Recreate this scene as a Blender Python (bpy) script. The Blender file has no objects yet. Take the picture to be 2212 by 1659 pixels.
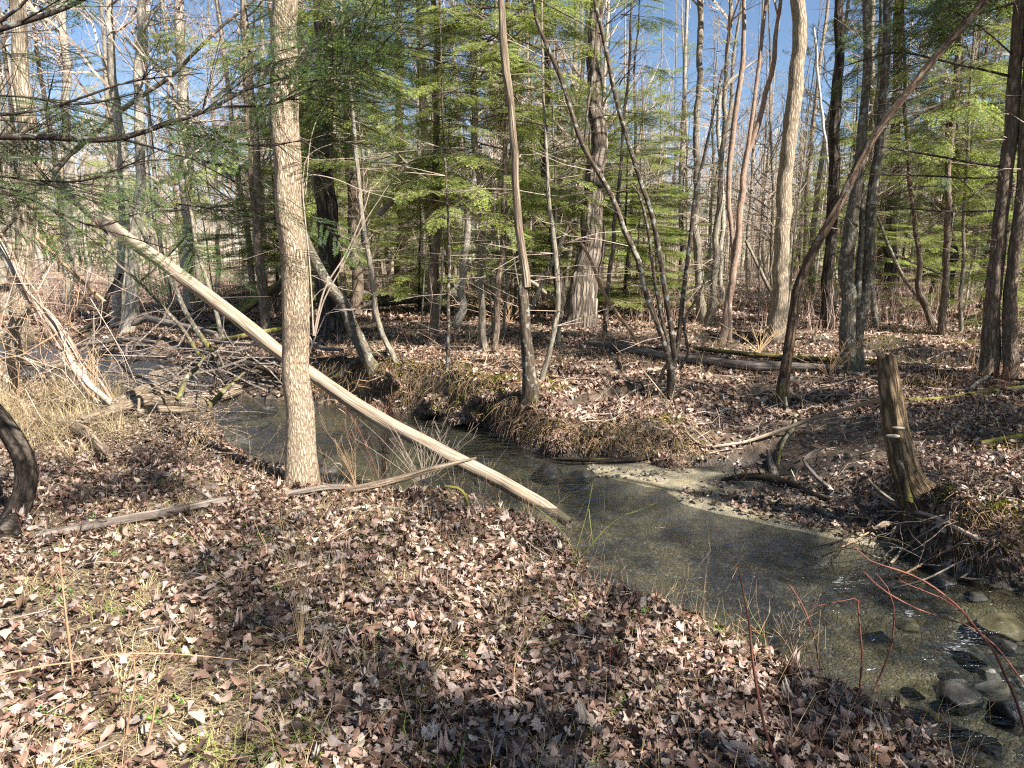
import bpy, math, random
import numpy as np
from mathutils import Vector, Matrix
R = math.radians
rng = np.random.default_rng(7)
random.seed(7)
S = bpy.context.scene
col = S.collection

# ------------------------------------------------------------------ camera
FPX, CU, CV = 1522.0, 1106.0, 829.5          # focal length and centre in photo pixels (2212 px wide)
PITCH = R(10.0)
CAM = np.array([0.0, 0.0, 1.6])
FWD = np.array([0, math.cos(PITCH), -math.sin(PITCH)]); UPV = np.array([0, math.sin(PITCH), math.cos(PITCH)])
cd = bpy.data.cameras.new('camera'); cam = bpy.data.objects.new('camera', cd); col.objects.link(cam)
cam.location = CAM; cam.rotation_euler = (R(90) - PITCH, 0, 0)
cd.sensor_width = 36; cd.lens = 36 * FPX / 2212; cd.clip_end = 2000; cd.clip_start = 0.05
S.camera = cam
# ------------------------------------------------------------------ sky, sun, exposure
SUN = np.array([0.74, -0.62, 0.0]); SUN /= np.linalg.norm(SUN)
ELEV = R(44)
SUNV = np.array([SUN[0]*math.cos(ELEV), SUN[1]*math.cos(ELEV), math.sin(ELEV)])
w = bpy.data.worlds.new("World"); S.world = w; w.use_nodes = True
nt = w.node_tree; bg = nt.nodes['Background']
sk = nt.nodes.new('ShaderNodeTexSky'); sk.sky_type = 'NISHITA'; sk.sun_disc = False
sk.sun_elevation = ELEV; sk.sun_rotation = math.atan2(SUN[0], SUN[1]); sk.air_density = 1.0; sk.dust_density = 0.1; sk.ozone_density = 3.0; sk.altitude = 500
nt.links.new(sk.outputs[0], bg.inputs[0]); bg.inputs[1].default_value = 0.054
sl = bpy.data.lights.new('sun', 'SUN'); so = bpy.data.objects.new('sun', sl); col.objects.link(so)
sl.energy = 5.0; sl.angle = R(0.5); sl.color = (1.0, 0.965, 0.92)
so.rotation_euler = Vector(SUNV).to_track_quat('Z', 'Y').to_euler()
S.view_settings.view_transform = 'Standard'; S.view_settings.look = 'None'; S.view_settings.exposure = 1.62; S.view_settings.gamma = 1
S.render.engine = 'CYCLES'
S.cycles.use_denoising = False; S.cycles.pixel_filter_type = 'BLACKMAN_HARRIS'; S.cycles.filter_width = 1.2; S.cycles.sample_clamp_indirect = 3; S.cycles.sample_clamp_direct = 5
S.cycles.max_bounces = 6; S.cycles.diffuse_bounces = 3; S.cycles.transparent_max_bounces = 10
S.cycles.caustics_reflective = False; S.cycles.caustics_refractive = False

# ------------------------------------------------------------------ noise
def _hash(i, j, s):
    n = (i*374761393 + j*668265263 + s*1442695041) & 0xffffffff
    n = ((n ^ (n >> 13)) * 1274126177) & 0xffffffff
    return ((n ^ (n >> 16)) & 0xffff) / 65535.0
def vnoise(x, y, s=0):
    x = np.asarray(x, float); y = np.asarray(y, float)
    i = np.floor(x).astype(np.int64); j = np.floor(y).astype(np.int64)
    fx = x - i; fy = y - j; fx = fx*fx*(3-2*fx); fy = fy*fy*(3-2*fy)
    a = _hash(i, j, s); b = _hash(i+1, j, s); c = _hash(i, j+1, s); d = _hash(i+1, j+1, s)
    return (a*(1-fx)+b*fx)*(1-fy) + (c*(1-fx)+d*fx)*fy
def fbm(x, y, s=0, o=4):
    t = 0; a = 0.5
    for k in range(o):
        t = t + a*(vnoise(x*2**k, y*2**k, s+k)*2-1); a *= .5
    return t
def sst(a, b, x):
    t = np.clip((x-a)/(b-a), 0, 1); return t*t*(3-2*t)

# ------------------------------------------------------------------ pixel -> world
def ray(u, v):
    d = FWD + np.array([1, 0, 0])*((u-CU)/FPX) - UPV*((v-CV)/FPX)
    return d
def P(u, v, Y):
    d = ray(u, v); return CAM + d*(Y/d[1])
def atz(u, v, z):
    d = ray(u, v); return CAM + d*((z-CAM[2])/d[2])
def pxr(wpx, p):                                # half width in metres of something wpx wide at point p
    return 0.5*wpx*np.dot(np.asarray(p)-CAM, FWD)/FPX
WZ = -0.45
near_px = [(-500,835),(-100,822),(100,822),(230,842),(310,868),(425,922),(515,985),(605,1030),(710,1064),(850,1062),(985,1068),(1012,1112),(1180,1142),(1246,1196),(1268,1258),(1400,1300),(1510,1340),(1640,1400),(1780,1472),(1910,1548),(2010,1610),(2060,1665),(2130,1800)]
far_px = [(-500,735),(0,745),(160,750),(330,775),(430,805),(500,850),(600,862),(780,882),(930,900),(1050,925),(1105,965),(1220,990),(1330,1003),(1500,1008),(1640,1012),(1780,1075),(1900,1140),(1960,1195),(2040,1245),(2120,1265),(2300,1300),(2700,1420)]
near_w = np.array([atz(u, v, -0.15)[:2] for u, v in near_px])
far_w = np.array([atz(u, v, WZ)[:2] for u, v in far_px])
near_w = np.vstack([near_w, near_w[-1]+[0.6, -1.5]]); far_w = np.vstack([far_w, far_w[-1]+[3, -4.0]])
# bank height / width along the far shore (per far_px point)
far_h = np.array([.30,.30,.30,.28,.30,.42,.55,.60,.58,.56,.34,.20,.34,.30,.22,.20,.34,.45,.45,.40,.40,.40,.4])
far_s = np.array([.6,.6,.6,.6,.5,.30,.24,.20,.20,.20,.30,.35,.28,.35,.5,.5,.35,.30,.3,.3,.3,.3,.3])
def pdist(x, y, L):
    best = np.full(x.shape, 1e9); par = np.zeros(x.shape)
    for k in range(len(L)-1):
        a = L[k]; b = L[k+1]; e = b-a; q = np.clip(((x-a[0])*e[0]+(y-a[1])*e[1])/(e@e), 0, 1)
        d = np.hypot(x-a[0]-q*e[0], y-a[1]-q*e[1]); m = d < best
        best = np.where(m, d, best); par = np.where(m, k+q, par)
    return best, par
def inpoly(x, y, L):
    c = np.zeros(x.shape, bool); n = len(L)
    for k in range(n):
        x0, y0 = L[k]; x1, y1 = L[(k+1) % n]
        if y0 == y1: continue
        m = ((y0 > y) != (y1 > y)) & (x < (x1-x0)*(y-y0)/(y1-y0)+x0); c ^= m
    return c
stream_poly = np.vstack([near_w, far_w[::-1]])
def pl(pts): return np.array([atz(u, v, WZ)[:2] for u, v in pts])
bar1 = pl([(1470,1066),(1540,1052),(1640,1055),(1760,1080),(1880,1122),(1935,1160),(1850,1162),(1700,1135),(1560,1105),(1490,1085)])
bar2 = pl([(1290,1000),(1420,1008),(1540,1030),(1590,1050),(1500,1056),(1400,1046),(1300,1024)])
bar3 = pl([(1600,1015),(1680,1012),(1760,1060),(1700,1052),(1620,1040)])
pools = [(2020, 777, 150, 24), (1300, 806, 90, 9), (1600, 738, 110, 9), (1880,742,110,9)]
pool_w = []
for u, v, a, b in pools:
    c = atz(u, v, 0); e = atz(u+a, v, 0); t = atz(u, v-b, 0); bt = atz(u, v+b, 0)
    pool_w.append((c[0], (t[1]+bt[1])/2, e[0]-c[0], (t[1]-bt[1])/2))
PZ = -0.10
def Hfull(x, y):
    x = np.asarray(x, float); y = np.asarray(y, float); sh = x.shape; x = x.ravel(); y = y.ravel()
    jx = x + 0.16*fbm(x*1.6, y*1.6, 11, 3); jy = y + 0.16*fbm(x*1.6, y*1.6, 23, 3)
    dn, _ = pdist(jx, jy, near_w); df, pf = pdist(jx, jy, far_w); ins = inpoly(jx, jy, stream_poly)
    base = 0.05*fbm(x*.45, y*.45, 1) + 0.035*fbm(x*2.3, y*2.3, 5, 3) + 0.5*fbm(x*.04, y*.04, 9, 2)*sst(22, 60, y)
    base = base + 0.03*fbm(x*7, y*7, 6, 2)*(y < 20)
    hN = base - 0.15*np.exp(-dn/0.7) - 0.0
    h = np.interp(pf, np.arange(len(far_h)), far_h); s = np.interp(pf, np.arange(len(far_s)), far_s)
    up = WZ + h*sst(0, 1, df/s) + (0.45-h)*sst(0.1, 3.2, df) + 0.04*sst(0, 1, df/s)
    hF = up + base*sst(0.2, 1.5, df) + 0.10*fbm(x*3, y*3, 31, 3)*np.exp(-((df-s)/.5)**2)
    wn = dn < df
    out = np.where(wn, hN, hF)
    zin = np.maximum(-0.15 - 0.42*sst(0, .26, dn) - .13*sst(.2, 1.1, dn), WZ - .03 - 0.17*sst(0, 1.0, df))
    zin = zin + 0.05*fbm(x*2.2, y*2.2, 41, 4)
    def bar(poly, top):
        d, _ = pdist(x, y, np.vstack([poly, poly[:1]])); i = inpoly(x, y, poly); sd = np.where(i, d, -d)
        return sst(-0.42, 0.0, sd), top
    sand = np.zeros(x.shape)
    for poly, top in ((bar1, WZ+.022), (bar2, WZ+.012), (bar3, WZ+.02)):
        m, tp = bar(poly, top); zin = zin*(1-m) + (tp + 0.008*fbm(x*5, y*5, 51, 3))*m; sand = np.maximum(sand, m*ins*sst(.0, .12, df))
    z = np.where(ins, zin, out)
    for cx, cy, rx, ry in pool_w:
        r = np.hypot((x-cx)/rx, (y-cy)/ry) + .25*fbm(x*.9, y*.9, 61, 3); z = z - 0.0 + (PZ-.05-z)*(1-sst(.75, 1.15, r))
    bed = ins.astype(float)*sst(0.10, .3, dn)
    return z.reshape(sh), sand.reshape(sh), bed.reshape(sh), np.where(ins, -np.minimum(dn, df), np.minimum(dn, df)).reshape(sh), wn.reshape(sh)
def H(x, y): return Hfull(x, y)[0]
def hz(x, y): return float(H(np.array([x]), np.array([y]))[0])
def hit(u, v, ymax=160):
    d = ray(u, v); t = np.concatenate([np.arange(1.2, 20, .02), np.arange(20, ymax, .2)])/d[1]
    p = CAM + d*t[:, None]; z = H(p[:, 0], p[:, 1]); k = np.argmax(p[:, 2] < z)
    if p[k, 2] >= z[k]: k = len(t)-1
    q = p[k].copy(); q[2] = z[k]; return q

# ------------------------------------------------------------------ mesh building
class MB:
    def __init__(s): s.v = []; s.f = {3: [], 4: []}; s.m = {3: [], 4: []}; s.b = []; s.n = 0
    def add(s, v, f, mi=0, bc=None):
        v = np.asarray(v, np.float32).reshape(-1, 3); f = np.asarray(f, np.int32)
        s.v.append(v); s.b.append(v if bc is None else np.asarray(bc, np.float32).reshape(-1, 3))
        k = f.shape[1]; s.f[k].append(f + s.n); s.m[k].append(np.full(len(f), mi, np.int32)); s.n += len(v)
    def build(s, name, mats, parent=None, smooth=True, attrs=None, off=None):
        v = np.concatenate(s.v); b = np.concatenate(s.b)
        if off is not None: v = v - np.asarray(off, np.float32)
        me = bpy.data.meshes.new(name)
        me.vertices.add(len(v)); me.vertices.foreach_set('co', v.ravel())
        f4 = np.concatenate(s.f[4]) if s.f[4] else np.zeros((0, 4), np.int32); f3 = np.concatenate(s.f[3]) if s.f[3] else np.zeros((0, 3), np.int32)
        m = np.concatenate([np.concatenate(s.m[k]) for k in (4, 3) if s.m[k]])
        me.loops.add(f4.size + f3.size); me.loops.foreach_set('vertex_index', np.concatenate([f4.ravel(), f3.ravel()]))
        n = len(f4)+len(f3); me.polygons.add(n)
        ls = np.concatenate([np.arange(len(f4))*4, f4.size + np.arange(len(f3))*3]).astype(np.int32)
        me.polygons.foreach_set('loop_start', ls); me.polygons.foreach_set('material_index', m.astype(np.int32))
        me.polygons.foreach_set('use_smooth', np.full(n, smooth))
        a = me.attributes.new('bc', 'FLOAT_VECTOR', 'POINT'); a.data.foreach_set('vector', b.ravel())
        for k, val in (attrs or {}).items():
            a = me.attributes.new(k, 'FLOAT', 'POINT'); a.data.foreach_set('value', np.asarray(val, np.float32).ravel())
        me.update(calc_edges=True)
        for mt in (mats if isinstance(mats, (list, tuple)) else [mats]): me.materials.append(mt)
        o = bpy.data.objects.new(name, me); col.objects.link(o)
        if parent: o.parent = parent
        return o
def nrm(a): return a/np.maximum(np.linalg.norm(a, axis=-1, keepdims=True), 1e-9)
def smoothline(pts, rad, step):
    pts = np.asarray(pts, float); rad = np.asarray(rad, float)
    n = len(pts)
    if n < 3:
        k = max(2, int(np.linalg.norm(pts[1]-pts[0])/step)+1); t = np.linspace(0, 1, k)[:, None]
        return pts[0]*(1-t)+pts[1]*t, rad[0]*(1-t[:, 0])+rad[1]*t[:, 0]
    pp = np.vstack([2*pts[0]-pts[1], pts, 2*pts[-1]-pts[-2]]); o = []; r = []
    for i in range(n-1):
        L = np.linalg.norm(pts[i+1]-pts[i]); k = max(1, int(L/step)); t = (np.arange(k)/k)[:, None]
        a, b, c, d = pp[i], pp[i+1], pp[i+2], pp[i+3]
        o.append(.5*((2*b)+(-a+c)*t+(2*a-5*b+4*c-d)*t*t+(-a+3*b-3*c+d)*t**3)); r.append(rad[i]*(1-t[:, 0])+rad[i+1]*t[:, 0])
    o.append(pts[-1:]); r.append(rad[-1:]); return np.vstack(o), np.concatenate(r)
def tube(mb, pts, rad, sides=10, step=.15, rough=.06, wob=0., mi=0, flare=0., jag=0.):
    """a tapered round limb; radius carries knots and ridges; bc = seamless bark coordinates"""
    p, r = smoothline(pts, rad, step); n = len(p); seed = random.random()*100
    s = np.concatenate([[0], np.cumsum(np.linalg.norm(np.diff(p, axis=0), axis=1))])
    if wob: 
        p = p + wob*r[:, None]*np.stack([fbm(s*1.3+seed, s*0, 3, 3), fbm(s*1.3+seed+9, s*0, 4, 3), 0*s], 1)*2
    t = np.gradient(p, axis=0); t = nrm(t)
    ref = np.array([1.0, 0, 0]) if abs(np.mean(t[:, 0])) < .75 else np.array([0, 0, 1.0])
    a = nrm(ref - t*(t@ref)[:, None]); b = np.cross(t, a)
    th = np.arange(sides)/sides*2*np.pi
    rr = np.repeat(r[:, None], sides, 1)
    if flare: rr = rr*(1+flare*np.exp(-s/(3*max(r)))[:, None]*(1+.35*np.sin(th*5+seed)[None]))
    nz = fbm(np.cos(th)[None]*1.5+seed+s[:, None]*1.7, np.sin(th)[None]*1.5+s[:, None]*.9, 7, 3)
    rg = fbm(np.cos(th)[None]*5+seed+s[:, None]*.6, np.sin(th)[None]*5+s[:, None]*.6, 8, 3)
    rr = rr*(1+rough*2*nz+rough*1.2*rg)
    q = p[:, None]+rr[..., None]*(np.cos(th)[None, :, None]*a[:, None]+np.sin(th)[None, :, None]*b[:, None])
    if jag:
        q[-1] += t[-1]*(jag*r[-1]*np.random.default_rng(int(seed*99)).random(sides))[:, None]*3
        q[0] -= t[0]*(jag*r[0]*np.random.default_rng(int(seed*77)).random(sides))[:, None]*2
    bc = np.stack([rr*np.cos(th)[None], rr*np.sin(th)[None], np.repeat(s[:, None]+seed, sides, 1)], -1)
    i = np.arange(n-1)[:, None]*sides; j = np.arange(sides)[None]; j2 = (j+1) % sides
    f = np.stack([i+j, i+j2, i+sides+j2, i+sides+j], -1).reshape(-1, 4)
    base = mb.n; mb.add(q.reshape(-1, 3), f, mi, bc.reshape(-1, 3))
    for e, rv in ((0, True), (n-1, False)):
        c = p[e][None]; k = np.arange(sides); tri = np.stack([k, (k+1) % sides, np.full(sides, sides)], 1)
        vv = np.vstack([q[e], c]); bb = np.vstack([bc[e], bc[e].mean(0)[None]])
        mb.add(vv, tri[:, ::-1] if rv else tri, mi, bb)
    return p, r
def segs(mb, A, B, ra, rb, mi=0, sides=3):
    """many thin straight pieces at once"""
    A = np.asarray(A, float); B = np.asarray(B, float); n = len(A)
    if n == 0: return
    t = nrm(B-A); ref = np.where(np.abs(t[:, 2:3]) < .9, np.array([[0, 0, 1.]]), np.array([[1., 0, 0]]))
    a = nrm(np.cross(t, ref)); b = np.cross(t, a); th = np.arange(sides)/sides*2*np.pi
    ring = np.cos(th)[None, :, None]*a[:, None]+np.sin(th)[None, :, None]*b[:, None]
    ra = np.broadcast_to(ra, (n,)); rb = np.broadcast_to(rb, (n,))
    v = np.concatenate([A[:, None]+ring*ra[:, None, None], B[:, None]+ring*rb[:, None, None]], 1)
    j = np.arange(sides); f = np.stack([j, (j+1) % sides, (j+1) % sides+sides, j+sides], 1)
    F = (np.arange(n)[:, None, None]*2*sides+f[None]).reshape(-1, 4)
    mb.add(v.reshape(-1, 3), F, mi)
def diamonds(mb, C, D, N, L, W, mi=1):
    """small pointed blades: centre-base C, direction D, face normal N"""
    D = nrm(D); Sd = nrm(np.cross(N, D)); L = np.broadcast_to(L, (len(C),))[:, None]; W = np.broadcast_to(W, (len(C),))[:, None]
    v = np.stack([C, C+D*L*.4+Sd*W*.5, C+D*L, C+D*L*.4-Sd*W*.5], 1)
    mb.add(v.reshape(-1, 3), np.arange(len(C)*4).reshape(-1, 4), mi)

# ------------------------------------------------------------------ objects, names, labels
def tag(o, label=None, cat=None, group=None, kind=None):
    if label: o['label'] = label
    if cat: o['category'] = cat
    if group: o['group'] = group
    if kind: o['kind'] = kind
    return o
def empty(name, loc, label, cat, group=None):
    o = bpy.data.objects.new(name, None); col.objects.link(o); o.location = loc; o.empty_display_size = .2
    return tag(o, label, cat, group)

# ------------------------------------------------------------------ materials
def newmat(name):
    m = bpy.data.materials.new(name); m.use_nodes = True; n = m.node_tree; n.nodes.clear(); return m, n
def N(n, t, **k):
    x = n.nodes.new(t)
    for a, b in k.items():
        if a.startswith('_'): x.inputs[a[1:] if not a[1:].isdigit() else int(a[1:])].default_value = b
        else: setattr(x, a, b)
    return x
def ramp(n, src, stops):
    r = n.nodes.new('ShaderNodeValToRGB'); e = r.color_ramp.elements
    while len(e) < len(stops): e.new(.5)
    for k, (p, c) in enumerate(stops): e[k].position = p; e[k].color = (*c, 1) if len(c) == 3 else c
    n.links.new(src, r.inputs[0]); return r.outputs[0]
def mixc(n, f, a, b, mode='MIX'):
    x = n.nodes.new('ShaderNodeMix'); x.data_type = 'RGBA'; x.blend_type = mode
    for s, v in ((x.inputs[0], f), (x.inputs[6], a), (x.inputs[7], b)):
        if hasattr(v, 'is_linked'): n.links.new(v, s)
        elif isinstance(v, (int, float)): s.default_value = v
        else: s.default_value = (*v, 1)
    return x.outputs[2]
def mth(n, op, a, b=0, c=None):
    x = n.nodes.new('ShaderNodeMath'); x.operation = op
    for s, v in zip(x.inputs, (a, b, c)):
        if v is None: continue
        if hasattr(v, 'is_linked'): n.links.new(v, s)
        else: s.default_value = v
    return x.outputs[0]
def bark(name, light, dark, sc=(28, 28, 5), crack=.5, moss=0., mossz=-9, lichen=0., rough=.9, bump=.6, bumpd=.012, low=None, mosscol=(.13,.12,.025)):
    m, n = newmat(name); L = n.links
    at = N(n, 'ShaderNodeAttribute', attribute_name='bc')
    mp = N(n, 'ShaderNodeVectorMath', operation='MULTIPLY'); mp.inputs[1].default_value = sc; L.new(at.outputs[1], mp.inputs[0])
    n1 = N(n, 'ShaderNodeTexNoise', _Scale=1.0, _Detail=6.0, _Roughness=.6, _Distortion=.5); L.new(mp.outputs[0], n1.inputs['Vector'])
    wp = N(n, 'ShaderNodeVectorMath', operation='MULTIPLY_ADD'); wp.inputs[1].default_value = (1.2, 1.2, 1.2); L.new(n1.outputs['Color'], wp.inputs[0]); L.new(mp.outputs[0], wp.inputs[2])
    vo = N(n, 'ShaderNodeTexVoronoi', feature='DISTANCE_TO_EDGE', _Scale=.8); L.new(wp.outputs[0], vo.inputs['Vector'])
    cr = mth(n, 'MULTIPLY', mth(n, 'SUBTRACT', 1.0, ramp(n, vo.outputs[0], [(0, (0, 0, 0)), (.28, (1, 1, 1))])), crack)
    base = mixc(n, ramp(n, n1.outputs[0], [(.3, (0, 0, 0)), (.68, (1, 1, 1))]), dark, light)
    colr = mixc(n, cr, base, tuple(c*.35 for c in dark))
    big = N(n, 'ShaderNodeTexNoise', _Scale=2.2, _Detail=4.0); L.new(at.outputs[1], big.inputs['Vector'])
    colr = mixc(n, .35, colr, mixc(n, big.outputs[0], tuple(c*.6 for c in light), tuple(min(1, c*1.25) for c in light)), 'OVERLAY')
    if lichen:
        ln = N(n, 'ShaderNodeTexNoise', _Scale=16.0, _Detail=3.0); L.new(at.outputs[1], ln.inputs['Vector'])
        colr = mixc(n, mth(n, 'MULTIPLY', ramp(n, ln.outputs[0], [(.56, (0, 0, 0)), (.62, (1, 1, 1))]), lichen), colr, (.42, .45, .38))
    if moss or mossz > -5:
        g = N(n, 'ShaderNodeNewGeometry'); sx = N(n, 'ShaderNodeSeparateXYZ'); L.new(g.outputs['Normal'], sx.inputs[0])
        mn = N(n, 'ShaderNodeTexNoise', _Scale=3.5, _Detail=5.0, _Roughness=.65); L.new(g.outputs['Position'], mn.inputs['Vector'])
        f = mth(n, 'ADD', mth(n, 'MULTIPLY', sx.outputs[2], .35), mth(n, 'MULTIPLY', mn.outputs[0], 1.0))
        f = mth(n, 'ADD', f, moss-1.0)
        if mossz > -5:
            sp = N(n, 'ShaderNodeSeparateXYZ'); L.new(g.outputs['Position'], sp.inputs[0])
            f = mth(n, 'ADD', f, mth(n, 'MULTIPLY', mth(n, 'MAXIMUM', mth(n, 'SUBTRACT', mossz, sp.outputs[2]), 0), 1.0))
        mf = ramp(n, f, [(.0, (0, 0, 0)), (.35, (1, 1, 1))])
        mc = mixc(n, mn.outputs[0], tuple(c*.5 for c in mosscol), tuple(c*1.6 for c in mosscol))
        colr = mixc(n, mf, colr, mc)
    bs = N(n, 'ShaderNodeBsdfPrincipled', _Roughness=rough); bs.inputs['Specular IOR Level'].default_value = .2
    L.new(colr, bs.inputs['Base Color'])
    hgt = mth(n, 'SUBTRACT', n1.outputs[0], mth(n, 'MULTIPLY', cr, .8))
    bp = N(n, 'ShaderNodeBump', _Strength=bump, _Distance=bumpd); L.new(hgt, bp.inputs['Height']); L.new(bp.outputs[0], bs.inputs['Normal'])
    o = N(n, 'ShaderNodeOutputMaterial'); L.new(bs.outputs[0], o.inputs[0]); return m
M = {}
M['pale'] = bark('pale_flaky_bark', (.62, .53, .41), (.34, .27, .19), (48, 48, 7), .7, bump=1, bumpd=.02)
M['paletan'] = bark('pale_ridged_bark', (.66, .55, .41), (.38, .29, .20), (75, 75, 18), .65, lichen=.1, bump=1, bumpd=.02)
M['grey'] = bark('grey_bark', (.42, .37, .29), (.20, .165, .12), (30, 30, 6), .6, mossz=.1, lichen=.25, bump=.8)
M['palegrey'] = bark('pale_grey_bark', (.56, .50, .42), (.30, .26, .20), (26, 26, 6), .5, mossz=.25, lichen=.3, bump=.8)
M['dark'] = bark('dark_furrowed_bark', (.22, .18, .14), (.07, .052, .04), (16, 16, 2.5), .9, bump=1, bumpd=.04)
M['oak'] = bark('furrowed_oak_bark', (.44, .38, .31), (.15, .115, .085), (12, 12, 2.2), .95, mossz=.1, bump=1, bumpd=.05)
M['hem'] = bark('brown_scaly_bark', (.36, .29, .22), (.15, .11, .08), (26, 26, 7), .7, mossz=.2, bump=.9, bumpd=.015)
M['mossbark'] = bark('mossy_grey_bark', (.27, .23, .17), (.11, .09, .065), (30, 30, 6), .55, moss=.28, mossz=.35, lichen=.45, bump=.8)
M['darkmoss'] = bark('dark_bark_moss_at_base', (.22, .17, .12), (.07, .05, .035), (26, 26, 5), .7, moss=.12, mossz=.45, lichen=.4)
M['wood'] = bark('bleached_bare_wood', (.56, .47, .36), (.24, .185, .13), (46, 46, 1.8), .6, bump=.5, bumpd=.006, rough=.75)
M['drift'] = bark('weathered_driftwood', (.52, .43, .33), (.20, .15, .10), (36, 36, 2.5), .8, bump=1, bumpd=.015)
M['peel'] = bark('peeling_brown_bark', (.26, .18, .115), (.085, .055, .038), (22, 22, 4), .8, moss=.02, mossz=.6, lichen=.15, bump=1, bumpd=.03)
M['log'] = bark('grey_log_wood', (.36, .31, .26), (.15, .12, .10), (34, 34, 2.5), .7, moss=.05, bump=.8)
M['darklog'] = bark('rotten_dark_log', (.14, .105, .075), (.045, .032, .022), (26, 26, 3), .7, moss=.18)
M['mosslog'] = bark('log_under_moss', (.22, .17, .12), (.09, .065, .045), (26, 26, 4), .6, moss=.62, mosscol=(.17, .155, .035))
M['twig'] = bark('twig_bark', (.52, .44, .36), (.28, .22, .17), (40, 40, 20), .2, bump=.2)
M['darktwig'] = bark('dark_twig_bark', (.085, .065, .05), (.035, .026, .02), (40, 40, 20), .3, lichen=.3)
M['redcane'] = bark('red_brown_cane', (.30, .13, .09), (.15, .065, .05), (60, 60, 10), .2, rough=.6)
M['tancane'] = bark('tan_dry_cane', (.50, .36, .23), (.28, .18, .11), (60, 60, 10), .2)
M['strawstem'] = bark('straw_dry_stem', (.62, .48, .30), (.40, .29, .17), (60, 60, 10), .1)
M['greencane'] = bark('green_cane', (.24, .27, .08), (.13, .15, .05), (60, 60, 10), .1, rough=.6)
M['birch'] = bark('white_birch_bark', (.62, .60, .56), (.40, .37, .33), (8, 8, 30), .3)
M['pinkbark'] = bark('pinkish_smooth_bark', (.46, .34, .26), (.26, .18, .13), (26, 26, 6), .4, moss=.04, mossz=.35, lichen=.3)

def leafmat(name, stops, trans=.35, rough=.6, spec=.3):
    m, n = newmat(name); L = n.links
    g = N(n, 'ShaderNodeNewGeometry'); c = ramp(n, g.outputs['Random Per Island'], stops)
    nz = N(n, 'ShaderNodeTexNoise', _Scale=60.0, _Detail=3.0); L.new(g.outputs['Position'], nz.inputs['Vector'])
    c = mixc(n, .35, c, mixc(n, nz.outputs[0], (.25, .25, .25), (.85, .85, .85)), 'OVERLAY')
    bs = N(n, 'ShaderNodeBsdfPrincipled', _Roughness=rough); bs.inputs['Specular IOR Level'].default_value = spec
    L.new(c, bs.inputs['Base Color']); tr = N(n, 'ShaderNodeBsdfTranslucent'); L.new(c, tr.inputs[0])
    mx = N(n, 'ShaderNodeMixShader', _0=trans); L.new(bs.outputs[0], mx.inputs[1]); L.new(tr.outputs[0], mx.inputs[2])
    o = N(n, 'ShaderNodeOutputMaterial'); L.new(mx.outputs[0], o.inputs[0]); return m
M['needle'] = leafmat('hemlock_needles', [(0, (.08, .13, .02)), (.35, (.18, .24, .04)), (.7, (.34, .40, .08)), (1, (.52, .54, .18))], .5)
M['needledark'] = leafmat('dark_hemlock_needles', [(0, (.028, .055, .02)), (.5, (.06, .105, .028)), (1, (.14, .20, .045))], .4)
M['pine'] = leafmat('pine_needles', [(0, (.03, .06, .02)), (.5, (.055, .10, .03)), (1, (.10, .15, .05))], .3)
M['leaf'] = leafmat('fallen_leaves', [(0, (.035, .022, .016)), (.26, (.10, .058, .038)), (.42, (.21, .12, .082)), (.60, (.32, .205, .15)), (.76, (.40, .295, .235)), (.88, (.21, .17, .15)), (1, (.55, .44, .33))], .15, .55, .35)
M['leaffar'] = leafmat('fallen_leaves_of_far_bank', [(0, (.07, .038, .026)), (.3, (.18, .105, .07)), (.6, (.33, .215, .15)), (1, (.55, .42, .32))], .12, .6)
M['straw'] = leafmat('dry_grass', [(0, (.26, .19, .09)), (.5, (.46, .36, .19)), (1, (.62, .50, .30))], .3)
M['grass'] = leafmat('green_grass', [(0, (.14, .20, .03)), (.6, (.28, .36, .06)), (1, (.45, .46, .14))], .4)
M['weed'] = leafmat('small_green_weeds', [(0, (.06, .13, .02)), (1, (.16, .28, .05))], .3)
M['brush'] = leafmat('red_brown_brush_stems', [(0, (.20, .11, .08)), (.5, (.36, .23, .17)), (1, (.50, .38, .29))], 0)
M['mossfuzz'] = leafmat('moss_tufts', [(0, (.09, .09, .012)), (.5, (.17, .16, .022)), (1, (.30, .25, .04))], .2)

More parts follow.
